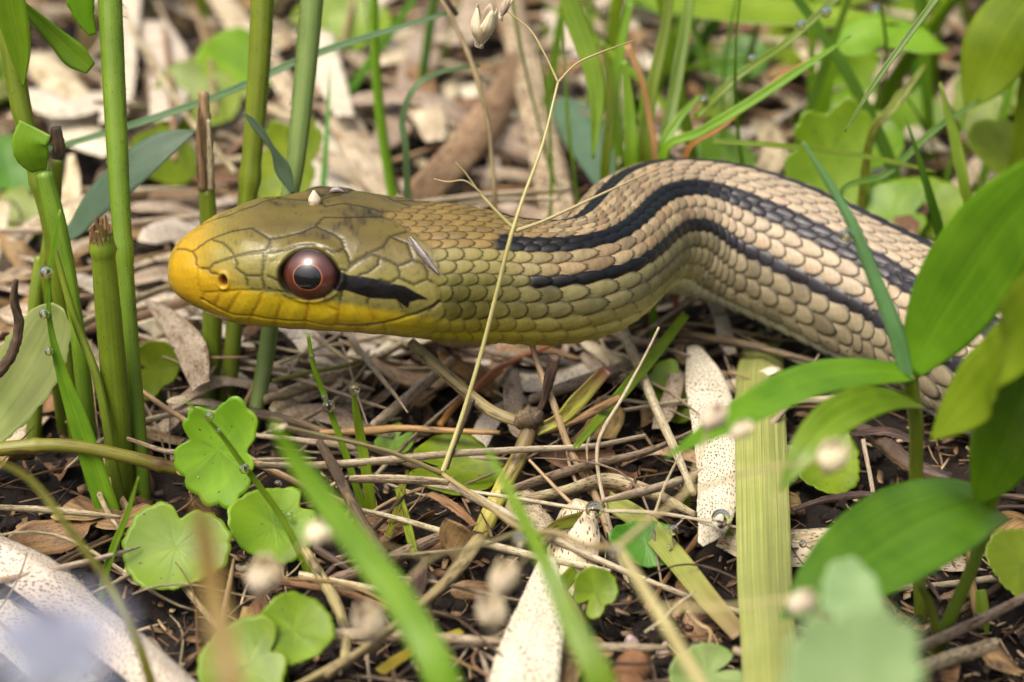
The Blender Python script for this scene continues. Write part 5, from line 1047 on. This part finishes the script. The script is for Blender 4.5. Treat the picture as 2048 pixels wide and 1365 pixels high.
# ------------------------------------------------------------------ scattered litter: every piece its own object, shared mesh data
CL = SNAKE['C'][::40]; CR = SNAKE['R'][::40]
HP = SNAKE['pix'][::12, ::6].reshape(-1, 3)
def clear(pts, m=.06):
    d = np.linalg.norm(pts[:, None] - CL[None], axis=2) - CR[None]
    return d.min() > m
hx0, hx1 = 330, 2100
def hides_snake(pts):
    q = proj(pts)
    for x, y, d in q:
        if hx0 < x < hx1:
            k = np.abs(HP[:, 0] - x) < 14
            if k.any() and HP[k, 1].min() - 10 < y < HP[k, 1].max() + 6 and d < HP[k, 2].mean(): return True
    return False
def variants(kind, n):
    out = []
    for s in range(n):
        r = np.random.default_rng(100 + s + hash(kind) % 1 * 0 + len(kind) * 31)
        L = {'straw': 4.0, 'strip': 3.0, 'flake': 1.1, 'twig': 2.6, 'blade': 5.0, 'fine': 2.6}[kind]
        if kind in ('straw', 'twig', 'fine'):
            k = 14; t = np.linspace(-.5, .5, k); P = np.stack([t * L, (.22 if kind == 'fine' else .10) * L * np.sin(t * (5 if kind == 'fine' else 3) + r.uniform(0, 6)) * r.uniform(0, 1), .05 * L * np.cos(t * 4 + r.uniform(0, 6)) * r.uniform(0, 1)], -1)
            rad = {'straw': .055, 'twig': .06, 'fine': .018}[kind] * (1 + .25 * np.sin(t * 5 + s)) * np.interp(t, [-.5, -.45, .4, .5], [.6, 1, .9, .4])
            geo = tube_geo(P, rad, 7, .14 if kind == 'twig' else .06, .6, s)
        elif kind in ('strip', 'flake'):
            k = 16; t = np.linspace(-.5, .5, k); P = np.stack([t * L, .08 * L * np.sin(t * 3 + r.uniform(0, 6)), .07 * L * np.cos(t * r.uniform(3, 6) + r.uniform(0, 6))], -1)
            w = (.42 if kind == 'strip' else .5) * np.interp(t, [-.5, -.35, .2, .45, .5], [r.uniform(.2, .9), 1, .95, r.uniform(.3, .9), .1]); tw = r.uniform(-1, 1)
            N = np.stack([0 * t, np.sin(t * tw * 2.5), np.cos(t * tw * 2.5)], -1); geo = ribbon_geo(P, w, N, r.uniform(-.35, .1), .012, 7, .05, s, r.uniform(-.25, .1), .06)
        else:
            k = 18; t = np.linspace(0, 1, k); b = r.uniform(.1, .6); P = np.stack([b * L * .5 * t ** 2, 0 * t, L * (t - .25 * b * t ** 2)], -1)
            geo = ribbon_geo(P, r.uniform(.10, .2) * (1 - t ** 3 * .97), np.array([-.8, .5, .3]), .25, .012, 5, .03, s)
        V, F, uv = geo
        out.append(mesh_data({'straw': 'straw', 'strip': 'dead_leaf', 'flake': 'leaf_flake', 'twig': 'dark_twig', 'blade': 'grass_leaf', 'fine': 'straw_fibre'}[kind], V, F, {'uvp': ('FLOAT_VECTOR', uv)}))
    return out
ADJ = {'dead_leaf': 'buff', 'bleached_leaf': 'bleached', 'brown_leaf': 'brown', 'straw': 'dull', 'tan_leaf': 'tan', 'pale_straw': 'pale', 'tan_stalk': 'tan', 'dark_twig': 'blackish', 'brown_husk': 'rusty', 'grass_skin': 'fresh green', 'lime_blade': 'lime', 'deep_blade': 'deep green'}
def zone_of(x, y):
    if y > 9: return 'far beyond the ' + ('culms' if x < -3.2 else 'head' if x < -.6 else 'neck bend' if x < 2.4 else 'trunk')
    if y > 1: return 'close behind the ' + ('culms' if x < -3.2 else 'head' if x < -.6 else 'neck bend' if x < 2.4 else 'trunk')
    if y > -1.6: return 'on the soil ' + ('around the culm feet' if x < -3.2 else 'under the head' if x < -.6 else 'under the throat' if x < 1.8 else 'by the ribbed sheath' if x < 3.6 else 'under the sprig')
    return 'on the soil ' + ('near the bleached leaves' if x < -3.2 else 'among the round leaves' if x < -.6 else 'beside the peppered leaf' if x < 1.8 else 'beside the ribbed sheath end' if x < 3.6 else 'at the sprig foot')
def scatter(kind, name, label, cat, group, mats, count, area, zr, sc, tilt, seed, nv=5, dens=None, upright=False):
    base = variants(kind, nv); r = np.random.default_rng(seed); data = []
    for me in base:
        for m in mats:
            c = me.copy(); c.materials.append(m); data.append((c, np.array([v.co[:] for v in me.vertices][::5]) / U))
    k = 0; tries = 0
    from mathutils import Euler
    while k < count and tries < count * 12:
        tries += 1
        x = r.uniform(area[0], area[1]); y = area[2] + (area[3] - area[2]) * r.uniform() ** 1.15
        if dens is not None and r.uniform() > dens(x, y): continue
        me, smp = data[r.integers(len(data))]; s = r.uniform(*sc)
        e = Euler((r.normal() * tilt, r.normal() * tilt, r.uniform(0, 6.283)), 'XYZ')
        z = float(gz(x, y)) - .05 + r.uniform(*zr)
        w = (smp * s) @ np.array(e.to_matrix()).T + np.array([x, y, z])
        if not upright and w[:, 2].min() < -.25: z += -.2 - w[:, 2].min(); w[:, 2] += -.2 - w[:, 2].min()
        if not clear(w) or hides_snake(w[::2]): continue
        if upright and y < 2.2: continue
        if y < 1.8 and w[:, 2].max() > .95: continue
        if kind == 'strip' and y < .3 and s > .8: continue
        o = bpy.data.objects.new(name, me); COL.objects.link(o); o.location = Vector((x * U, y * U, z * U)); o.rotation_euler = e; o.scale = (s, s, s)
        mn = me.materials[0].name; zone = zone_of(x, y); size = 'short' if s < sc[0] + .33 * (sc[1] - sc[0]) else ('long' if s > sc[0] + .67 * (sc[1] - sc[0]) else 'middling')
        tag(o, f'{size} {ADJ.get(mn, "plain")} {label} {zone}', cat, group); k += 1
    return k
ALL = (-12, 12, -6.5, 22)
green = lambda x, y: .25 + .75 * (1 / (1 + math.exp(-(x - 1.2) * .8)))
dry = lambda x, y: 1.0 - .55 * (1 / (1 + math.exp(-(x - 2.5) * .8)))
nback = lambda x, y: 1.0 if y > 1 else .55
scatter('strip', 'dead_leaf', 'dead leaf strip lying', 'dead leaf', 'dead leaf strips in the litter', [DEAD, DEAD, DEAD_W, DEAD_B], 270, ALL, (.05, .7), (.6, 1.35), .22, 11, dens=lambda x, y: dry(x, y) * (1 if y > 1.5 else .3))
scatter('strip', 'dead_leaf', 'dead leaf strip lying', 'dead leaf', 'dead leaf strips in the litter', [DEAD, DEAD_W, TANLEAF, DEAD], 34, (-4.2, 3.2, -.6, 3.4), (.1, .45), (.35, .75), .18, 31)
scatter('straw', 'straw', 'loose straw lying', 'straw', 'straws in the litter', [STRAW_P, STRAW_P, STRAW], 40, (-4.2, 3.4, -.8, 3.4), (.15, .6), (.3, .7), .15, 32)
scatter('straw', 'straw', 'loose straw lying', 'straw', 'straws in the litter', [STRAW, STRAW, STRAW_P, TAN], 230, ALL, (.1, .8), (.6, 1.3), .16, 12, dens=lambda x, y: dry(x, y) * nback(x, y))
scatter('flake', 'leaf_flake', 'leaf flake lying', 'leaf flake', 'brown flakes on the soil', [DEAD_B, DEAD_B, DEAD, HUSK], 300, ALL, (.03, .4), (.35, 1.1), .35, 13, dens=lambda x, y: 1 if y < 2 else .6)
scatter('twig', 'dark_twig', 'twig bit lying', 'twig', 'twig bits in the litter', [TWIG, TWIG, HUSK], 200, ALL, (.05, .45), (.35, 1.1), .15, 14, nv=8, dens=lambda x, y: 1 if y < 2 else .6)
scatter('fine', 'straw_fibre', 'fine straw fibre lying', 'straw fibre', 'fine fibres in the litter', [STRAW, STRAW, TAN, HUSK, TWIG], 230, (-8, 9, -6, 10), (.1, .6), (.4, 1.1), .2, 15)
scatter('blade', 'grass_leaf', 'grass blade standing', 'grass blade', 'grass standing beyond the snake', [G_BLADE, G_BLADE, G_LIME, G_DARK], 170, (-12, 13, 3.2, 22), (-.1, .0), (.5, 1.25), .35, 16, dens=lambda x, y: green(x, y) * (1 if y > 6 else .5), upright=True)
# small herb leaves in the background and beyond the frame, copied with their parts
def copy_tree(o, loc, rz, s, label, group):
    c = o.copy(); COL.objects.link(c); c.location = Vector([v * U for v in loc]); c.rotation_euler = (0, 0, rz); c.scale = (s, s, s); tag(c, label, 'leaf', group)
    for ch in o.children:
        d = ch.copy(); COL.objects.link(d); d.parent = c
src = [o for o in bpy.data.objects if o.name.startswith('herb_leaf') and o.type == 'EMPTY'][:6]
r = np.random.default_rng(21); k = 0; tries = 0
while k < 90 and tries < 3000:
    tries += 1
    x, y = r.uniform(-12, 13), 2.2 + 20 * r.uniform()
    if r.uniform() > green(x, y) * .9: continue
    p = np.array([[x, y, .4], [x + .4, y, .6], [x - .4, y, .6]])
    if not clear(p, .5) or hides_snake(p): continue
    s_ = r.uniform(.7, 1.5)
    copy_tree(src[r.integers(len(src))], (x, y, float(gz(x, y)) - .1), r.normal() * .6, s_, f'{("tiny", "small", "middling", "large")[min(3, int((s_ - .7) / .2))]} round herb leaf growing {zone_of(x, y)}', 'herb leaves beyond the snake'); k += 1
